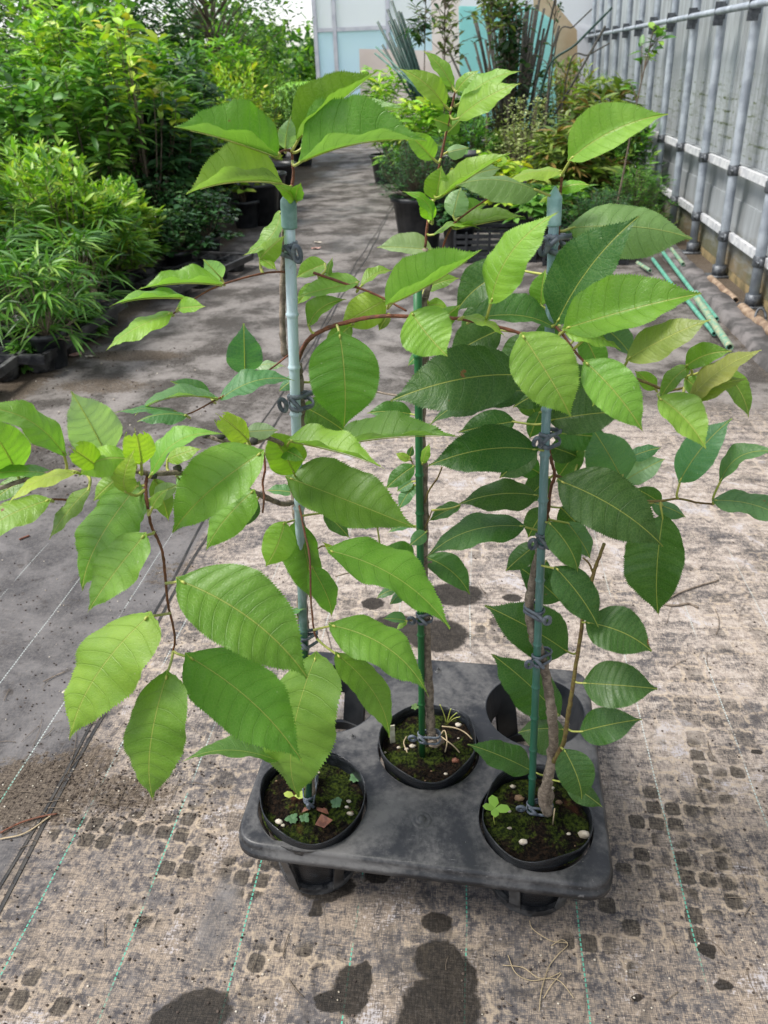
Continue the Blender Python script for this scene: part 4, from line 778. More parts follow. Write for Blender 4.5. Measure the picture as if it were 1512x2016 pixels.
# ================================================================== background vegetation
def leaves_mesh(P,D,L,W,droop,C,rg,fold=.25):
    """P base points, D directions (n,3), L,W arrays, C colours; six faces per leaf"""
    n=len(P); D=D/np.linalg.norm(D,axis=1)[:,None]; up=np.tile([0,0,1.],(n,1))+rg.normal(0,.35,(n,3)); Sd=np.cross(D,up); Sd/=np.linalg.norm(Sd,axis=1)[:,None]+1e-9; N=np.cross(Sd,D)
    def pt(s,w): 
        return P+D*(L*s)[:,None]+Sd*(W*w)[:,None]+N*(np.abs(W*w)*fold)[:,None]-np.array([0,0,1.])*(L*droop*s*s)[:,None]
    V=np.stack([pt(0,0),pt(.28,.44),pt(.28,0),pt(.28,-.44),pt(.65,.40),pt(.65,0),pt(.65,-.40),pt(1,0)],1)
    T=np.array([(0,2,1,1),(0,3,2,2),(1,2,5,4),(2,3,6,5),(4,5,7,7),(5,6,7,7)]); b=(np.arange(n)*8)[:,None,None]; Fc=(T[None]+b).reshape(-1,4)
    CC=np.repeat(C,8,axis=0); m=CC.reshape(n,8,3); m[:,[2,5]]*=1.18; m[:,7]*=1.05
    return V.reshape(-1,3),[tuple(q) if q[2]!=q[3] else tuple(q[:3]) for q in Fc.tolist()],CC
PAL={'lime':[(.15,.30,.035),(.26,.41,.055),(.075,.19,.028),(.36,.44,.07)],'grass':[(.065,.18,.025),(.11,.25,.035),(.035,.11,.018),(.22,.36,.06)],'dark':[(.025,.07,.022),(.04,.11,.035),(.015,.045,.015),(.09,.16,.06)],
     'mid':[(.075,.19,.035),(.13,.28,.045),(.04,.11,.02),(.23,.38,.06)],'bright':[(.16,.33,.04),(.26,.43,.05),(.085,.21,.03),(.40,.50,.07)],'bronze':[(.12,.19,.035),(.20,.27,.05),(.07,.12,.025),(.25,.17,.05)],
     'vari':[(.30,.36,.14),(.42,.46,.22),(.16,.22,.07),(.10,.13,.04)],'yellow':[(.36,.46,.05),(.26,.42,.05),(.50,.44,.05),(.20,.36,.04)],'deep':[(.03,.085,.03),(.05,.13,.045),(.02,.06,.02),(.08,.17,.05)],'olive':[(.10,.15,.04),(.16,.20,.06),(.06,.09,.025),(.22,.26,.09)]}
SP={'grassy':dict(L=.19,W=.014,n=18,drp=.40,ups=1.1,whorl=12,glossy=0),'azalea':dict(L=.085,W=.022,n=62,drp=.15,ups=.8,whorl=10,glossy=0),'lance':dict(L=.17,W=.038,n=36,drp=.3,ups=.45,whorl=12,glossy=0),
    'oval':dict(L=.060,W=.032,n=50,drp=.25,ups=.35,whorl=8,glossy=1),'broad':dict(L=.12,W=.062,n=34,drp=.2,ups=.45,whorl=6,glossy=0),'fine':dict(L=.045,W=.007,n=95,drp=.2,ups=.5,whorl=14,glossy=0),'small':dict(L=.032,W=.018,n=80,drp=.2,ups=.3,whorl=9,glossy=0)}
_cnt=[0]
def plant(x,y,H,Rr,sp,pal,label,nm='potted_shrub',cat='potted shrub',group=None,pot=.1,poth=.16,z0=0.0,low=.12,dens=1.0,base=.0,stemr=.006,crown='dome'):
    _cnt[0]+=1; rg=np.random.default_rng(500+_cnt[0]); root=thing(nm,label,cat,(x,y,z0),group); q=SP[sp]; zt=z0+(poth if pot else 0)
    if pot:
        m=MB(); m.lathe([(pot*.72,z0),(pot*.95,zt-.03),(pot*1.04,zt-.03),(pot*1.06,zt),(pot*.98,zt),(pot*.93,zt-.03),(.001,zt-.03)],(x,y,0),24); m.build('pot',MBPOT,root,root.location)
    pals=np.array(PAL[pal]); ns=int(q['n']*dens); P=[];D=[];Ls=[];Ws=[];C=[]; st=MB()
    for k in range(ns):
        a=rg.uniform(0,2*math.pi); u=math.sqrt(rg.random())
        if crown=='dome': hh=H*(low+(1-low)*rg.random()**.75); rr=Rr*u*math.sqrt(max(.08,1-((hh/H-.45)/.62)**2))
        else: hh=H*(low+(1-low)*rg.random()); rr=Rr*u*(1.15-.7*hh/H)
        tip=np.array([x+rr*math.cos(a),y+rr*math.sin(a),z0+max(hh,zt-z0+.02)]); b=np.array([x+rr*.12*math.cos(a),y+rr*.12*math.sin(a),zt-.02])
        if sp=='grassy': b=tip-[0,0,.12]; b[2]=max(b[2],zt-.02)
        mid=(b+tip)/2; mid[2]=b[2]+(tip[2]-b[2])*.45; mid[:2]=b[:2]+(tip[:2]-b[:2])*.7
        pts=np.array([(1-t)**2*b+2*t*(1-t)*mid+t*t*tip for t in np.linspace(0,1,5)])
        if k%3==0 or ns<40: pts[0]=[x,y,zt-.03]; st.tube(pts,np.linspace(stemr*(1 if H>.8 else .5),.0016,5),4,False)
        dr=nrm(pts[-1]-pts[-2]+np.array([math.cos(a),math.sin(a),0])*.15*rg.random()+rg.normal(0,.01,3)); wn=int(q['whorl']*rg.uniform(.7,1.3)); tone=rg.random(); bri=rg.uniform(.72,1.25)
        for j in range(wn):
            s_=rg.random()**1.5; pp=pts[-1]-(pts[-1]-pts[-2])*s_*(.9 if sp not in('azalea','fine','small','oval') else 1.5); t=rg.uniform(0,6.3); out=np.array([math.cos(t),math.sin(t),0]); ups=q['ups']*(1-s_)+rg.normal(0,.18)
            P.append(pp); D.append(out*(1-.35*ups)+dr*ups*1.3); Ls.append(q['L']*rg.uniform(.6,1.15)); Ws.append(q['W']*rg.uniform(.75,1.2))
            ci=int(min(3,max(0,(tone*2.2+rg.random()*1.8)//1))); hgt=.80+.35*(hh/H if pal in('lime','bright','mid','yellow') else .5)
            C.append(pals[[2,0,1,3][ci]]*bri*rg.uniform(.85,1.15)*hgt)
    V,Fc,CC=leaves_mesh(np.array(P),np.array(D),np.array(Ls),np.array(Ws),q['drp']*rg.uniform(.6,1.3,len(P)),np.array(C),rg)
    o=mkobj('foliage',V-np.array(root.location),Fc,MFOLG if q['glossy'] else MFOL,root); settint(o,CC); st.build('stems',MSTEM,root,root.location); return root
GR='potted shrubs on the left of the aisle'
# ---- left, near: grassy leaved plants standing in trays
def tray_row(name,lab,c,ln,wd,rz,z,cells):
    root=thing(name,lab,'pot tray',(c[0],c[1],0),'black pot trays along the left of the aisle'); m=MB()
    ca,sa=math.cos(rz),math.sin(rz); T=lambda u,v:(c[0]+u*ca-v*sa,c[1]+u*sa+v*ca)
    for (u,v,a,b) in [(0,wd/2,ln/2,.012),(0,-wd/2,ln/2,.012),(ln/2,0,.012,wd/2+.012),(-ln/2,0,.012,wd/2+.012)]:
        p=T(u,v); m.box((*p,z),(a,b,.008),rz); m.box((*p,z-.02),(a,max(b-.006,.004),.014),rz)
    nu=cells; nv=3
    for i in range(nu+1): p=T(-ln/2+ln*i/nu,0); m.box((*p,z-.006),(.006,wd/2-.01,.005),rz)
    for i in range(nv+1): p=T(0,-wd/2+wd*i/nv); m.box((*p,z-.0065),(ln/2-.01,.006,.0045),rz)
    m.build('tray_rim',MTRAY,root,root.location,False)
    for i in range(nu):
        for j in range(nv):
            p=T(-ln/2+ln*(i+.5)/nu,-wd/2+wd*(j+.5)/nv); q=MB(); r=min(ln/nu,wd/nv)*.5; q.lathe([(r,z-.002),(r*.97,z-.03),(r*.8,.01),(r*.78,.0),(r*.70,.0),(r*.88,z-.03),(r*.93,z-.002)],(*p,0),20); q.build('pot_cup',MCUP,root,root.location)
E1=G(85,702,.1)[:2];E2=G(246,592,.1)[:2]; dv=E2-E1; rz=math.atan2(dv[1],dv[0]); nv_=np.array([-dv[1],dv[0]])/np.linalg.norm(dv); ln=np.linalg.norm(dv)
c2=(E1+E2)/2+nv_*.25; tray_row('pot_tray','black pot tray along the aisle edge holding grassy leaved plants, dusty curved rim',c2,ln,.50,rz,.10,max(3,int(ln/.19)))
F1=G(-40,755,.1)[:2];F2=G(55,686,.1)[:2]; dw=F2-F1; rz1=math.atan2(dw[1],dw[0]); nw=np.array([-dw[1],dw[0]])/np.linalg.norm(dw)
c1=(F1+F2)/2+nw*.25-dw*.3; tray_row('pot_tray','black pot tray cut by the left edge of the photo, nearest one',c1,np.linalg.norm(dw)*1.6,.50,rz1,.10,3)
H1=G(262,585,.1)[:2];H2=G(452,540,.1)[:2]; c3=(H1+H2)/2; dh=np.array([.25,1.0]); dh/=np.linalg.norm(dh); c3=G(420,566,.06)[:2]+np.array([-.32,.42]); tray_row('pot_tray','farther black pot tray under the dark glossy shrubs',c3,.9,.5,math.atan2(dh[1],dh[0]),.08,4)
left=[]
def Gp(x,y): return G(x,y,.12)[:2]
# grassy
spots=[(95,672,.50,'grassy plant in a round pot on the tray, at its near end'),(165,612,.52,'grassy plant beside it, farther along the same tray'),(20,650,.55,'grassy plant at the left edge of the photo, lowest one'),(60,590,.58,'grassy plant behind the two at the tray edge'),(130,560,.58,'grassy plant with pale drooping blades, mid row'),(215,560,.52,'grassy plant above the rim end of the tray'),(0,570,.62,'grassy plant at the left edge, second from below')]
for (x,y,H,lb) in spots: p=Gp(x,y); plant(p[0],p[1],H,.22,'grassy','grass',lb,'grassy_plant','potted plant','grassy leaved plants in trays',.085,.17,0,.25,2.2,stemr=.004)
az=[(-2.35,4.35,.86,.34,'lime','lime leaved azalea rising behind the grassy plants'),(-2.85,4.05,.98,.36,'lime','lime azalea at the left edge, tallest of the near ones'),(-2.25,4.85,.62,.30,'lime','lime azalea next to the dark glossy shrubs'),(-2.75,4.95,.85,.36,'lime','yellow tipped azalea behind the lime ones'),(-2.15,4.45,.62,.26,'bright','low bright azalea spilling towards the aisle'),(-3.2,4.7,1.0,.36,'bright','bright azalea behind the tallest lime one')]
for (x,y,H,r,pl,lb) in az: plant(x,y,H,r,'azalea',pl,lb,'azalea_bush','azalea','azaleas on the left',.11,.18,0,.2,3.4)
dk=[(-1.98,5.15,.42,.26,'dark glossy shrub at the edge of the aisle, nearest one'),(-1.92,5.6,.46,.28,'dark glossy shrub, second along the aisle'),(-2.25,5.75,.55,.30,'dark glossy shrub with a few red young shoots'),(-2.15,6.3,.55,.28,'dark glossy shrub in front of the black pots')]
for (x,y,H,r,lb) in dk: plant(x,y,H,r,'oval','dark',lb,'glossy_shrub','potted shrub','dark glossy shrubs on the left',.1,.15,0,.15,2.4)
md=[(-2.75,5.75,1.3,.46,'lance','mid','tall lance leaved shrub with radiating leaf whorls, nearest of them'),(-3.35,5.6,1.35,.42,'broad','mid','broad leaved shrub behind the lime azaleas at left'),(-2.6,6.6,1.42,.46,'lance','mid','lance leaved shrub standing over the dark glossy ones'),
    (-3.2,6.5,1.62,.5,'lance','bright','tall bright lance leaved shrub, upper left'),(-2.6,7.4,1.3,.5,'lance','deep','shaded lance leaved shrub beside the aisle'),(-3.6,7.3,1.9,.55,'broad','bright','tall bright broad leaved shrub at the upper left corner'),(-4.3,6.6,1.9,.5,'oval','mid','tall dense shrub cut by the left edge'),
    (-2.5,8.2,1.1,.42,'azalea','bright','rounded bright bush midway along the aisle'),(-3.1,8.2,1.45,.5,'lance','bright','shrub with upright pale shoots midway along the aisle'),(-2.6,9.2,1.22,.5,'azalea','yellow','bush with yellow orange young tips'),(-3.2,9.3,1.45,.55,'lance','mid','mid green shrub behind the yellow tipped bush'),
    (-2.75,10.4,1.30,.55,'azalea','bright','bright bush near the far end of the aisle'),(-3.9,8.4,1.9,.6,'lance','mid','tall shrub in the second row from the aisle')]
for (x,y,H,r,sp,pl,lb) in md: plant(x,y,H,r,sp,pl,lb,'potted_shrub','potted shrub',GR,.16,.28,0,.18,3.2,stemr=.009)
plant(-2.45,5.95,1.62,.34,'broad','yellow','leggy shrub with sparse large yellow green leaves on bare twigs','leggy_shrub','potted shrub',None,.13,.22,0,.5,1.3,stemr=.010)
plant(-1.95,6.8,.75,.2,'broad','lime','slim shrub with a few round lime leaves over the black pots','slim_shrub','potted shrub',None,.13,.22,0,.4,.8)
plant(-2.95,12.4,1.25,.55,'azalea','bright','small bright bush at the end of the left row','potted_shrub','potted shrub',GR,.16,.2,0,.1,3)
for (x,y,lb) in [(-1.86,6.95,'empty black nursery pot beside the aisle, nearest'),(-1.95,7.6,'black nursery pot behind the empty one at the aisle edge'),(-2.02,8.4,'black nursery pot farthest along the left aisle edge')]:
    t=thing('nursery_pot',lb,'plant pot',(x,y,0),'black nursery pots at the left aisle edge'); m=MB(); m.lathe([(.001,.002),(.14,.0),(.185,.31),(.2,.31),(.2,.335),(.185,.335),(.178,.30),(.14,.2),(.001,.2)],(x,y,0),28); m.build('pot_body',MBPOT,t,t.location)
# trees behind the shrubs
def tree(x,y,H,r,pal,lb,n=230,sp='small',th=.07,low=.3):
    _cnt[0]+=1; rg=np.random.default_rng(900+_cnt[0]); root=thing('tree',lb,'tree',(x,y,0),'trees behind the shrubs'); m=MB(); tr=spline([[x,y,0],[x+.1,y,H*.3],[x-.05,y+.05,H*.6],[x,y,H*.9]],5); m.tube(tr,np.linspace(th,.012,len(tr)),9)
    P=[];D=[];L=[];W=[];C=[]; q=SP[sp]; pals=np.array(PAL[pal])
    for k in range(n):
        a=rg.uniform(0,6.3); hh=H*rg.uniform(low,1); rr=r*rg.uniform(.35,1)**.6*math.sqrt(max(.06,1-((hh/H-.6)/.55)**2)); c=np.array([x+rr*math.cos(a),y+rr*math.sin(a),hh])
        if k%3==0: b=tr[int(len(tr)*min(.9,max(.1,hh/H-.2)))]; m.tube(spline([b,(b+c)/2+[0,0,.06],c],4),np.linspace(.016,.003,9),5,False)
        bri=rg.uniform(.6,1.35)
        for j in range(26):
            P.append(c+rg.normal(0,.11,3)); t=rg.uniform(0,6.3); D.append([math.cos(t),math.sin(t),rg.normal(.1,.4)]); L.append(q['L']*2.1*rg.uniform(.7,1.3)); W.append(q['W']*2.0*rg.uniform(.7,1.3)); C.append(pals[rg.integers(0,4)]*bri)
    m.build('trunk',MSTEM,root,root.location); V,Fc,CC=leaves_mesh(np.array(P),np.array(D,float),np.array(L),np.array(W),np.full(len(P),.15),np.array(C),rg); o=mkobj('crown',V-np.array(root.location),Fc,MFOL,root); settint(o,CC)
for (x,y,H,r,sp,pl,lb) in [(-2.95,5.3,1.12,.4,'broad','mid','round leaved mid green shrub just behind the lime azaleas'),(-3.7,5.0,1.25,.45,'lance','deep','dark lance leaved shrub at the left edge under the shelf'),(-2.35,6.25,1.0,.36,'lance','deep','shaded lance leaved shrub behind the glossy shrub with red shoots'),
    (-3.0,7.0,1.75,.5,'broad','mid','broad leaved shrub standing behind the leggy one'),(-2.9,9.9,1.5,.55,'lance','bright','tall pale shooted shrub beyond the yellow tipped bush'),(-3.7,10.2,2.0,.7,'lance','deep','tall shaded shrub in the far back row'),(-2.35,11.3,.95,.4,'azalea','mid','small mid green bush near the end of the left row'),(-4.6,5.9,1.7,.5,'lance','mid','lance leaved shrub at the far left behind the shelf')]:
    plant(x,y,H,r,sp,pl,lb,'potted_shrub','potted shrub',GR,.16,.28,0,.15,3.4,stemr=.009)
tree(-3.45,11.4,3.1,1.15,'mid','bushy tree beside the open field, sky showing through its top',260); tree(-5.0,10.4,3.2,1.2,'deep','dense tree second from the open field',240); tree(-6.6,10.2,3.0,1.2,'mid','tree at the upper left corner behind the shrubs',200); tree(-4.4,8.9,2.4,.8,'mid','lower tree in front of the dense tree',170)
# shelf with black crates, upper left
def shelf():
    a=PY(-60,172,6.3);b=PY(78,160,6.3); t=thing('plant_shelf','grey slatted plant shelf half hidden among the shrubs at upper left','shelf',((a[0]+b[0])/2-.4,6.4,0)); m=MB(); z=a[2]
    for k in range(5): m.box((t.location[0],6.3+k*.1,z),(.75,.035,.012))
    m.build('shelf_top',MRAIL,t,t.location,False)
    for sx in(-.7,.7):
        for sy in(0,.4): m=MB(); m.tube([[t.location[0]+sx,6.3+sy,0],[t.location[0]+sx,6.3+sy,z-.013]],.02,10); m.build('leg',MPIPE,t,t.location)
    for k,(dx,lb) in enumerate([(.30,'black ribbed crate on the grey shelf, right one'),(-.32,'black ribbed crate on the grey shelf, left one')]):
        c=thing('black_crate',lb,'crate',(t.location[0]+dx,6.5,z+.0125)); m=MB(); z0=z+.0125
        for j in range(4):
            zz=z0+.02+j*.035; m.box((c.location[0],6.5-.17,zz),(.25,.006,.011)); m.box((c.location[0],6.5+.17,zz),(.25,.006,.011)); m.box((c.location[0]-.25,6.5,zz),(.006,.17,.011)); m.box((c.location[0]+.25,6.5,zz),(.006,.17,.011))
        for sx in(-.25,.25):
            for sy in(-.17,.17): m.box((c.location[0]+sx,6.5+sy,z0+.075),(.014,.014,.075))
        m.box((c.location[0],6.5,z0+.006),(.245,.165,.005)); m.build('crate_body',MBPOT,c,c.location,False)
shelf()
# weeds by the tray
for (x,y,lb) in [(55,728,'weed with pointed leaves growing beside the nearest black tray'),(184,662,'small weed under the rim of the second black tray')]:
    g=G(x,y,.0); plant(g[0],g[1],.13,.07,'oval','mid',lb,'weed','weed',None,0,0,0,.3,.35)
# ================================================================== right side wall
YP=[4.27+.667*k for k in range(13)]; XW=1.62
def wall():
    t=thing('greenhouse_wall','pale mould stained greenhouse side wall of ribbed panels at right','wall',(XW,8,0)); m=MB(); ys=np.arange(-1,16,.011)
    # ribbed sheet leaning inward slightly with real thickness
    k=ys/.063; off=.0035*np.clip(np.sin(2*math.pi*k)*1.6,-1,1)
    zs=[.12,1.0,2.0,3.4]; V=[];n=len(ys)
    for s_ in (0,.01):
        for z in zs: V+= [[XW+off[i]-.038*z+s_,ys[i],z] for i in range(n)]
    Fc=[]
    for l in range(3): Fc+=[(l*n+i,l*n+i+1,(l+1)*n+i+1,(l+1)*n+i) for i in range(n-1)]; Fc+=[((l+4)*n+i,(l+5)*n+i,(l+5)*n+i+1,(l+4)*n+i+1) for i in range(n-1)]
    m.add(V,Fc); m.build('wall_sheet',MWALL,t,t.location,False)
    # overlapping flat boards at the foot
    for (z0,z1,xo,mat) in ((.42,.61,-.022,MWALL),(.24,.425,-.030,MWALL),(.05,.245,-.042,MWALL)):
        q=MB(); q.box((XW+xo-.02,7.5,(z0+z1)/2),(.009,8.5,(z1-z0)/2)); q.build('foot_board',mat,t,t.location,False)
    q=MB(); q.box((XW+.02,7.5,.03),(.09,8.6,.03)); q.build('footing',simple('stained_footing',(.12,.10,.05),(.28,.21,.10),9,.9,.8,.005),t,t.location,False)
wall()
def frame():
    t=thing('pipe_frame','grey galvanised pipe frame of evenly spaced posts standing against the pale wall','pipe frame',(1.49,8,0)); lean=.038
    X=lambda z:1.50-lean*z
    for y in YP:
        m=MB(); m.tube([[X(z),y,z] for z in np.linspace(-.02,3.2,9)],.0265,16); m.build('post',MPIPE,t,t.location)
        f=MB(); f.tube([[X(.0),y,.0],[X(.07),y,.07]],.040,16); f.box((X(.0)+.0,y,.006),(.07,.05,.006)); f.build('post_foot',MCLAMP,t,t.location)
        for z in (.6,.24):
            c=MB(); c.lathe([(.030,-.028),(.034,-.022),(.034,.022),(.030,.028)],(X(z),y,z),18); c.box((X(z)-.012,y-.045,z),(.006,.03,.022)); 
            for dy in(-.058,-.038): c.tube([[X(z)-.012,y+dy,z+.002],[X(z)-.030,y+dy,z+.002]],.008,8)
            c.build('pipe_clamp',MCLAMP,t,t.location)
        b=MB(); z=1.39; b.box((X(z)-.005,y+.03,z),(.010,.075,.038)); b.box((X(z)-.035,y-.055,z-.01),(.028,.005,.06)); b.build('bracket',MCLAMP,t,t.location,False)
    for z,r,dx in ((.6,.019,.030),(.24,.019,.030)):
        m=MB(); m.box((X(z)+dx,8.0,z),(.012,8.8,.022)); m.build('rail',MRAIL,t,t.location,False)
    m=MB(); m.tube([[X(1.39)-.045,-.5,1.39],[X(1.39)-.045,13,1.39]],.018,14); m.build('rail',MPIPE,t,t.location)
frame()
# kerb and things on the soil strip in front of the wall
k=MB(); ys=np.linspace(2.2,9,90); V=[]
rg_=np.random.default_rng(3)
for y in ys:
    j=rg_.normal(0,.005,4); V+=[[1.27+j[0],y,0],[1.285+j[0],y,.045+j[1]],[1.375+j[2],y,.055+j[3]],[1.40+j[2],y,0]]
k.add(V,[(4*i+j,4*i+j+1,4*i+j+5,4*i+j+4) for i in range(89) for j in range(3)]); o=k.build('kerb',MKERB); o['kind']='structure'
def pole(name,a,b,r,mat,lb,cat,grp,z=.03):
    p=G(*a,z);q=G(*b,z); m=MB(); d=nrm(q-p); m.tube([p,q],r,14,False); m.tube([p,q],r*.72,14,False)
    for c_,s_ in((p,-1),(q,1)):
        n=14; 
    V=[];u=np.cross(d,[0,0,1.]);u=nrm(u);w_=np.cross(u,d)
    for c_ in (p,q):
        for rr in (r,r*.72):
            for j in range(14): t=2*math.pi*j/14; V.append(c_+rr*(math.cos(t)*u+math.sin(t)*w_))
    m.add(V,[(b0+j,b0+(j+1)%14,b0+14+(j+1)%14,b0+14+j) for b0 in(0,28) for j in range(14)])
    tag(m.build(name,mat),lb,cat,grp)
gc='green garden canes lying by the wall'
MGST2=simple('mossy_cane',(.10,.27,.19),(.32,.34,.21),45,.5,.3)
pole('garden_cane',(1305,497),(1368,580),.0115,MGSTK,'bright turquoise cane, upper one by the wall','garden cane',gc,.035); pole('garden_cane',(1366,578),(1437,684),.017,MGST2,'mossy turquoise cane ending nearest the camera','garden cane',gc,.06)
pole('garden_cane',(1285,510),(1345,590),.0115,MGSTK,'turquoise cane left of the bright one, partly behind a leaf','garden cane',gc,.025); pole('garden_cane',(1368,553),(1445,632),.0115,MGST2,'short weathered cane at right, nearest the kerb','garden cane',gc,.03)
pole('garden_cane',(1352,590),(1406,657),.0115,MGSTK,'turquoise cane at left ending beside the mossy one','garden cane',gc,.022); pole('garden_cane',(1370,575),(1411,628),.0115,MGSTK,'turquoise cane lying between the mossy and the short weathered one','garden cane',gc,.022)
pole('garden_cane',(1255,517),(1280,533),.0115,MGST2,'cane stub farthest left among the canes','garden cane',gc,.03)
pole('garden_cane',(1322,490),(1345,520),.0115,MGST2,'mossy cane end beside the kerb, farthest up','garden cane',gc,.06)
pole('rusty_pipe',(1398,548),(1448,592),.02,MRUST,'rust brown pipe on the ground between the wall posts','pipe','rusty pipes',.05); pole('rusty_pipe',(1460,606),(1540,672),.026,MRUST,'thicker rust brown pipe at the right edge','pipe','rusty pipes',.05)
m=MB(); g=G(1497,628,.06); m.tube([[g[0]+.05*math.cos(t)*.5,g[1]+.05*math.sin(t)*.5,g[2]+.045*math.sin(t)] for t in np.linspace(0,2*math.pi,25)],.006,8); tag(m.build('rusty_ring',MCLAMP),'dark rusty ring round the thicker pipe at the right edge','ring')
# ================================================================== right: plants and clutter
PR='potted plants on the right of the aisle'
plant(-.40,5.95,.74,.36,'fine','deep','round feathery dark green bush in a large black tub beside the aisle','feathery_bush','potted shrub',None,.20,.35,0,.42,3.6)
plant(-.1,5.7,.42,.2,'oval','deep','small shaded plant right of the large black tub','potted_plant','potted plant',PR,.12,.2,0,.3,1.6)
plant(-.55,8.2,.88,.34,'lance','bright','yellow green rhododendron with starry leaf whorls, left end of the right rows','rhododendron','potted shrub',PR,.18,.3,0,.3,2.0)
plant(-1.0,9.4,1.15,.40,'lance','bright','yellow green shrub beside the beige board','potted_shrub','potted shrub',PR,.18,.3,0,.35,1.5)
plant(-.1,7.6,.80,.36,'azalea','mid','light shrub behind the middle sapling','potted_shrub','potted shrub',PR,.18,.3,0,.2,2.6)
plant(.25,6.6,.52,.34,'broad','yellow','low plant with yellow and orange tinged leaves','potted_plant','potted plant',PR,.16,.22,0,.35,1.6)
plant(.45,7.3,.92,.36,'small','vari','variegated cream and green bush in front of the teal sheet','variegated_bush','potted shrub',None,.18,.28,0,.3,2.8)
plant(.72,6.6,.70,.36,'lance','bronze','bronze green bush left of the tallest one','potted_shrub','potted shrub',PR,.16,.25,0,.2,3)
plant(1.0,7.2,1.0,.40,'lance','bronze','tallest bronze green bush, beside the pipe frame','potted_shrub','potted shrub',PR,.18,.3,0,.2,3.4)
plant(.55,5.9,.42,.32,'broad','mid','low broad leaved plant above the black crates','potted_plant','potted plant',PR,.12,.2,0,.4,1.6)
plant(1.15,6.0,.50,.30,'fine','grass','grassy bush near the foot of the wall','grassy_bush','potted shrub',PR,.12,.15,0,.15,3)
plant(.85,5.6,.42,.30,'fine','deep','low feathery plant behind the right stake','feathery_plant','potted plant',PR,.12,.15,0,.2,3)
plant(1.18,8.4,1.05,.26,'fine','mid','narrow feathery shrub against the wall','feathery_shrub','potted shrub',PR,.14,.2,0,.3,2)
for (x,y,H,r,sp,pl,lb) in [(-.25,8.9,1.0,.34,'lance','mid','lance leaved shrub behind the starry rhododendron'),(.15,8.9,.9,.34,'small','olive','small leaved olive bush beneath the bushy topped sapling'),(.55,9.2,1.0,.38,'oval','dark','dark bush at the foot of the teal sheet'),(.95,9.3,1.15,.36,'azalea','bronze','bronze tipped bush at the foot of the white sheets'),(.3,7.9,.62,.3,'azalea','olive','dull olive bush under the variegated one'),(1.2,7.0,.75,.3,'azalea','mid','upright green bush beside the wall'),(0.05,6.9,.5,.3,'broad','lime','low lime plant behind the crates')]:
    plant(x,y,H,r,sp,pl,lb,'potted_shrub','potted shrub',PR,.16,.25,0,.15,3.0,stemr=.007)
# weeds along the wall
def weeds():
    rg=np.random.default_rng(77); n=5200; P=np.stack([rg.uniform(.75,1.42,n),rg.uniform(5.9,8.6,n),np.zeros(n)],1); P[:,0]+=.0; D=np.stack([rg.normal(0,.45,n),rg.normal(0,.45,n),np.ones(n)],1); L=rg.uniform(.08,.30,n); W=rg.uniform(.006,.014,n); C=np.array(PAL['grass'])[rg.integers(0,4,n)]*rg.uniform(.7,1.3,n)[:,None]
    V,Fc,CC=leaves_mesh(P,D,L,W,rg.uniform(.1,.8,n),C,rg); o=mkobj('grass_weeds',V,Fc,MFOL); settint(o,CC); o['kind']='stuff'; o['label']='green grass and weeds growing along the foot of the wall'; o['category']='grass'
weeds()
def tall_sapling(x,y,H,sp,pal,lb,n,r=.012,lean=(0,0),Lf=.11,spread=.25,top=.4,leafw=.45):
    _cnt[0]+=1; rg=np.random.default_rng(1300+_cnt[0]); root=thing('tall_sapling',lb,'sapling',(x,y,0)); m=MB(); P=spline([[x,y,.1],[x+lean[0]*.3,y+lean[1]*.3,H*.35],[x+lean[0]*.6,y+lean[1]*.6,H*.7],[x+lean[0],y+lean[1],H]],7); m.tube(P,np.linspace(r,r*.3,len(P)),7); pp=[];D=[]
    for k in range(n):
        b=P[int(len(P)*rg.uniform(1-top*1.0,.99))]; a=rg.uniform(0,6.3); e=b+np.array([math.cos(a)*spread*rg.random(),math.sin(a)*spread*rg.random(),rg.uniform(.02,.22)]); m.tube([b,(b+e)/2+[0,0,.02],e],[.004,.003,.0015],5,False)
        for j in range(4): pp.append(b+(e-b)*rg.uniform(.4,1)); t=rg.uniform(0,6.3); D.append([math.cos(t),math.sin(t),rg.normal(.2,.5)])
    m.build('trunk',MSTEM,root,root.location); q=MB(); q.lathe([(.001,.01),(.09,.0),(.12,.22),(.13,.22),(.13,.24),(.115,.24),(.11,.2),(.001,.2)],(x,y,0),20); q.build('pot',MBPOT,root,root.location); pals=np.array(PAL[pal]); N_=len(pp)
    V,Fc,CC=leaves_mesh(np.array(pp),np.array(D,float),Lf*rg.uniform(.6,1.2,N_),Lf*leafw*rg.uniform(.7,1.2,N_),np.full(N_,.2),pals[rg.integers(0,4,N_)],rg); o=mkobj('foliage',V-np.array(root.location),Fc,MFOL,root); settint(o,CC)
b_=PY(1240,205,5.6); tall_sapling(b_[0]-.03,5.6,1.32,'oval','mid','slender sapling with few dark leaves in front of the pipe frame',9,.009,(.12,0),.10,.10,.42)
b_=PY(875,120,8.2); tall_sapling(b_[0],8.2,1.9,'x','olive','thin grey stemmed sapling with sparse olive leaves, in front of the beige strip',60,.012,(0,.02),.09,.34,.42)
b_=PY(830,60,8.6); tall_sapling(b_[0],8.6,1.9,'x','dark','thin sapling with drooping dark leaves left of the grey stemmed one',34,.009,(.05,0),.13,.25,.35,.3)
b_=PY(965,60,8.0); tall_sapling(b_[0],8.0,1.75,'x','olive','bushy topped sapling in front of the teal sheet',60,.014,(0,0),.09,.38,.28)
b_=PY(1010,100,8.4); tall_sapling(b_[0],8.4,1.55,'x','dark','dark leaved sapling among the upright canes',130,.014,(-.05,0),.10,.34,.5)
b_=PY(1080,100,8.0); tall_sapling(b_[0],8.0,1.7,'x','dark','nearly bare dark branched sapling right of the teal sheet',14,.014,(.04,0),.05,.34,.6)
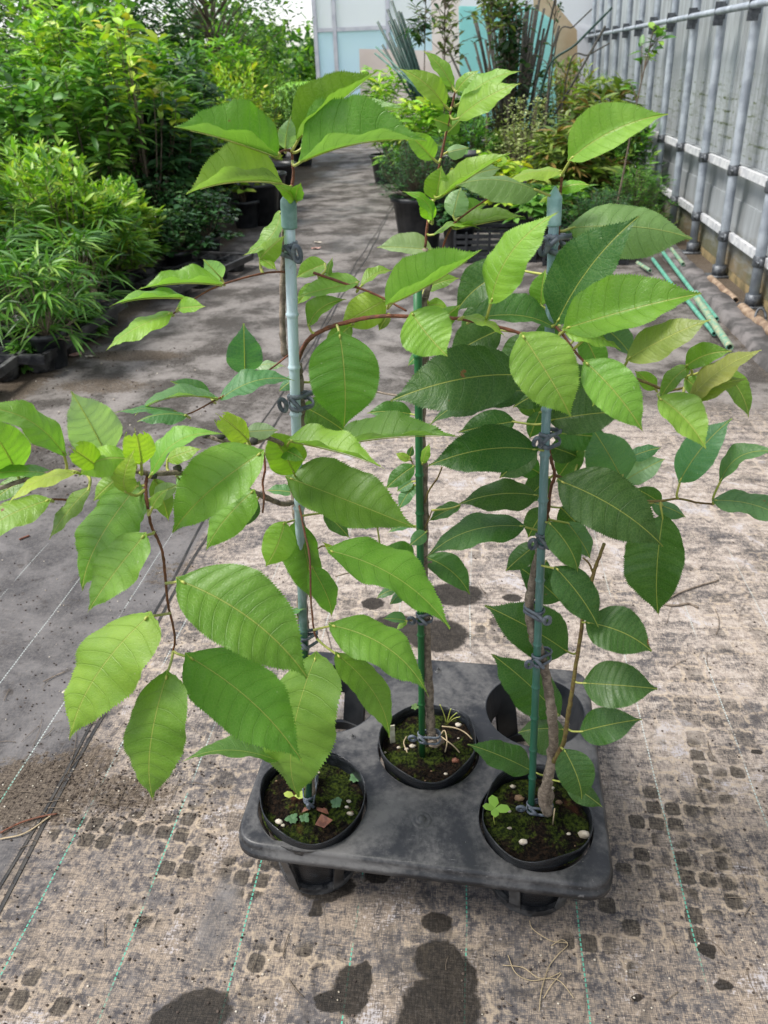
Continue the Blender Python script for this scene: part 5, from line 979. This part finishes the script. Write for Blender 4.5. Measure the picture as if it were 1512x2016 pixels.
# bundle of canes in a bin
def canes(name,lb,c,n,H,sp,lean,mat,seed,r=.010,binr=.17):
    rg=np.random.default_rng(seed); t=thing(name,lb,'cane bundle',(c[0],c[1],0)); m=MB(); m.lathe([(.001,.005),(binr*.85,.0),(binr,.45),(binr+.012,.45),(binr+.012,.47),(binr*.97,.47),(binr*.9,.2),(.001,.2)],(*c,0),24); m.build('bin',MBPOT,t,t.location)
    for k in range(n):
        a=rg.uniform(0,6.3);q=binr*.8*math.sqrt(rg.random()); b=np.array([c[0]+q*math.cos(a)*.5,c[1]+q*math.sin(a)*.5,.05]); e=np.array([c[0]+lean+rg.normal(0,sp),c[1]+rg.normal(0,sp*.6),H*rg.uniform(.8,1.12)]); s=MB(); s.tube([b,e],r,6); s.build('cane',mat,t,t.location)
b_=PY(1020,110,8.9); canes('cane_bin','black bin of upright dark canes in front of the teal sheet',(b_[0],8.9),60,1.5,.26,.0,MDKST,1,.013)
b_=PY(800,120,9.4); canes('leaning_cane_bin','bin of dark green canes leaning left towards the glass wall',(b_[0]+.5,9.3),22,1.62,.07,-.62,MGSTKD,2,.014)
b_=PY(1085,190,7.6); 
for k,((x0,y0),(x1,y1),lb) in enumerate([((1072,150),(1205,15),'long thin stem arching up right in front of the white sheets, thickest'),((1120,130),(1200,85),'thin stem low to the right against the white sheets'),((1095,85),(1165,18),'thin stem pointing up right, shortest'),((1060,130),(1100,-30),'dark upright stem before the beige board')]):
    p=PY(x0,y0,7.7);q=PY(x1,y1,7.5); g=np.array([p[0]-.05,7.75,.2]); m=MB(); m.tube(spline([g,p,(p+q)/2,q],6),.010 if k==0 else .006,6); tag(m.build('long_stem',MDKST if k else MGSTKD),lb,'stem','long stems over the right plants')
for k,(x0,y0,x1,y1,lb) in enumerate([(740,92,775,125,'pale green cane poking out left of the cane bin'),(738,105,760,118,'shorter pale green cane poking out beside it')]):
    p=PY(x0,y0,9.0);q=PY(x1+30,y1+30,8.8); m=MB(); m.tube([p,q,q+(q-p)*1.5],.009,8); tag(m.build('garden_cane',simple('dull_green_cane',(.05,.13,.10),(.12,.24,.19),30,.5,.2)),lb,'garden cane')
# black crates and tubs in the shade
def crate(x,y,z,lb,hx=.27,hy=.19,h=.2):
    t=thing('black_crate',lb,'crate',(x,y,z),'black slatted crates on the right'); m=MB()
    for j in range(5): zz=z+.02+j*h/5.2; m.box((x,y-hy,zz),(hx,.006,.011));m.box((x,y+hy,zz),(hx,.006,.011));m.box((x-hx,y,zz),(.006,hy,.011));m.box((x+hx,y,zz),(.006,hy,.011))
    for j in range(8): xx=x-hx+2*hx*j/7; m.box((xx,y-hy-.004,z+h/2),(.008,.006,h/2)); 
    m.box((x,y,z+.006),(hx*.97,hy*.97,.005)); m.build('crate_body',MBPOT,t,t.location,False)
crate(.15,5.55,0,'black slatted crate behind the middle sapling'); crate(.74,5.45,0,'black slatted crate right of the first, behind the right stake'); crate(.15,6.6,0,'black slatted crate farther back in the shade',.27,.19,.3); crate(.55,8.1,0,'black crate under the dark upright canes',.3,.2,.5)
for (x,y,s_,lb) in [(-.15,7.0,.2,'black tub in the shade under the light shrub'),(-.62,8.9,.22,'black tub at the far left of the right rows'),(.2,8.3,.24,'tall black tub beneath the variegated bush'),(.95,8.5,.22,'black tub beside the narrow feathery shrub')]:
    t=thing('black_tub',lb,'plant pot',(x,y,0),'black tubs in the shade'); m=MB(); m.lathe([(.001,.0),(s_*.8,.0),(s_,.5),(s_*1.06,.5),(s_*1.06,.53),(s_*.97,.53),(s_*.9,.3),(.001,.3)],(x,y,0),24); m.build('pot_body',MBPOT,t,t.location)
# ================================================================== boards, sheets, glass end wall
def board(nm,pts,Y,mat,lb,cat,th=.02):
    P=[PY(x,y,Y) for x,y in pts]; n=len(P); m=MB(); V=P+[p+np.array([0,th,0]) for p in P]; m.add(V,[tuple(range(n)),tuple(range(2*n-1,n-1,-1))]+[(i,i+n,(i+1)%n+n,(i+1)%n) for i in range(n)]); tag(m.build(nm,mat,None,(0,0,0),False),lb,cat)
board('beige_board',[(707,96),(862,100),(868,290),(712,290)],11.5,MBEIGE,'plain pinkish beige board standing in front of the glass wall','board')
board('beige_strip',[(848,-20),(905,-20),(912,300),(856,300)],11.9,MBEIGE,'tall narrow pinkish beige board right of the glass wall','board')
board('teal_sheet',[(903,12),(1050,14),(1090,40),(1100,300),(908,300)],11.2,MTEAL,'translucent teal plastic sheet hanging behind the upright canes','plastic sheet',.01)
board('tan_board',[(1050,-10),(1080,-10),(1136,60),(1140,300),(1060,300)],11.6,MBEIGE2,'tan board with a slanted top right of the teal sheet','board')
board('white_sheet',[(1000,-60),(1192,-60),(1192,330),(1000,330)],12.2,MSHEET,'white plastic sheeting closing the far end beside the pipe frame','plastic sheet',.03)
board('white_sheet',[(1085,40),(1180,52),(1180,330),(1095,330)],12.0,MSHEET,'lower white plastic sheet overlapping the first behind the bronze bushes','plastic sheet',.02)
def glass():
    Y=14.0; t=thing('glass_end_wall','white framed glass end wall of a greenhouse with milky upper and blue lower panes','glass wall',(PY(740,100,Y)[0],Y,0)); xs=[PY(x,60,Y)[0] for x in (621,659,764,868,972)]; zt=3.2; zr=PY(700,57,Y)[2]
    for x in xs: m=MB(); m.box((x,Y,zt/2),(.030,.030,zt/2)); m.build('mullion',MWHITE,t,t.location,False)
    for a,b in zip(xs[:-1],xs[1:]):
        for (z0,z1,mt) in ((.15,zr,MPANEL),(zr,zr+1.35,MPANEU)):
            m=MB(); m.box(((a+b)/2,Y+.01,(z0+z1)/2),((b-a)/2-.03,.006,(z1-z0)/2-.025)); m.build('pane',mt,t,t.location,False)
        for z in (zr,zr+1.35,.12): m=MB(); m.box(((a+b)/2,Y,z),((b-a)/2-.031,.025,.025)); m.build('crossbar',MWHITE,t,t.location,False)
glass()
# distant woods past the field
def woods():
    rg=np.random.default_rng(9); n=9000; P=np.stack([rg.uniform(-45,5,n),rg.uniform(70,84,n),rg.random(n)**.8*4.2],1); P[:,2]*=1+.35*np.sin(P[:,0]*.5)+.2*np.sin(P[:,0]*1.7); D=rg.normal(0,1,(n,3)); V,Fc,CC=leaves_mesh(P,D,rg.uniform(.5,1.1,n),rg.uniform(.3,.7,n),np.full(n,.1),np.array(PAL['mid'])[rg.integers(0,4,n)]*rg.uniform(.6,1.2,n)[:,None],rg)
    o=mkobj('distant_woods',V,Fc,MFOL); settint(o,CC); o['kind']='stuff'; o['label']='low green woods beyond the bright field'; o['category']='woods'
woods()
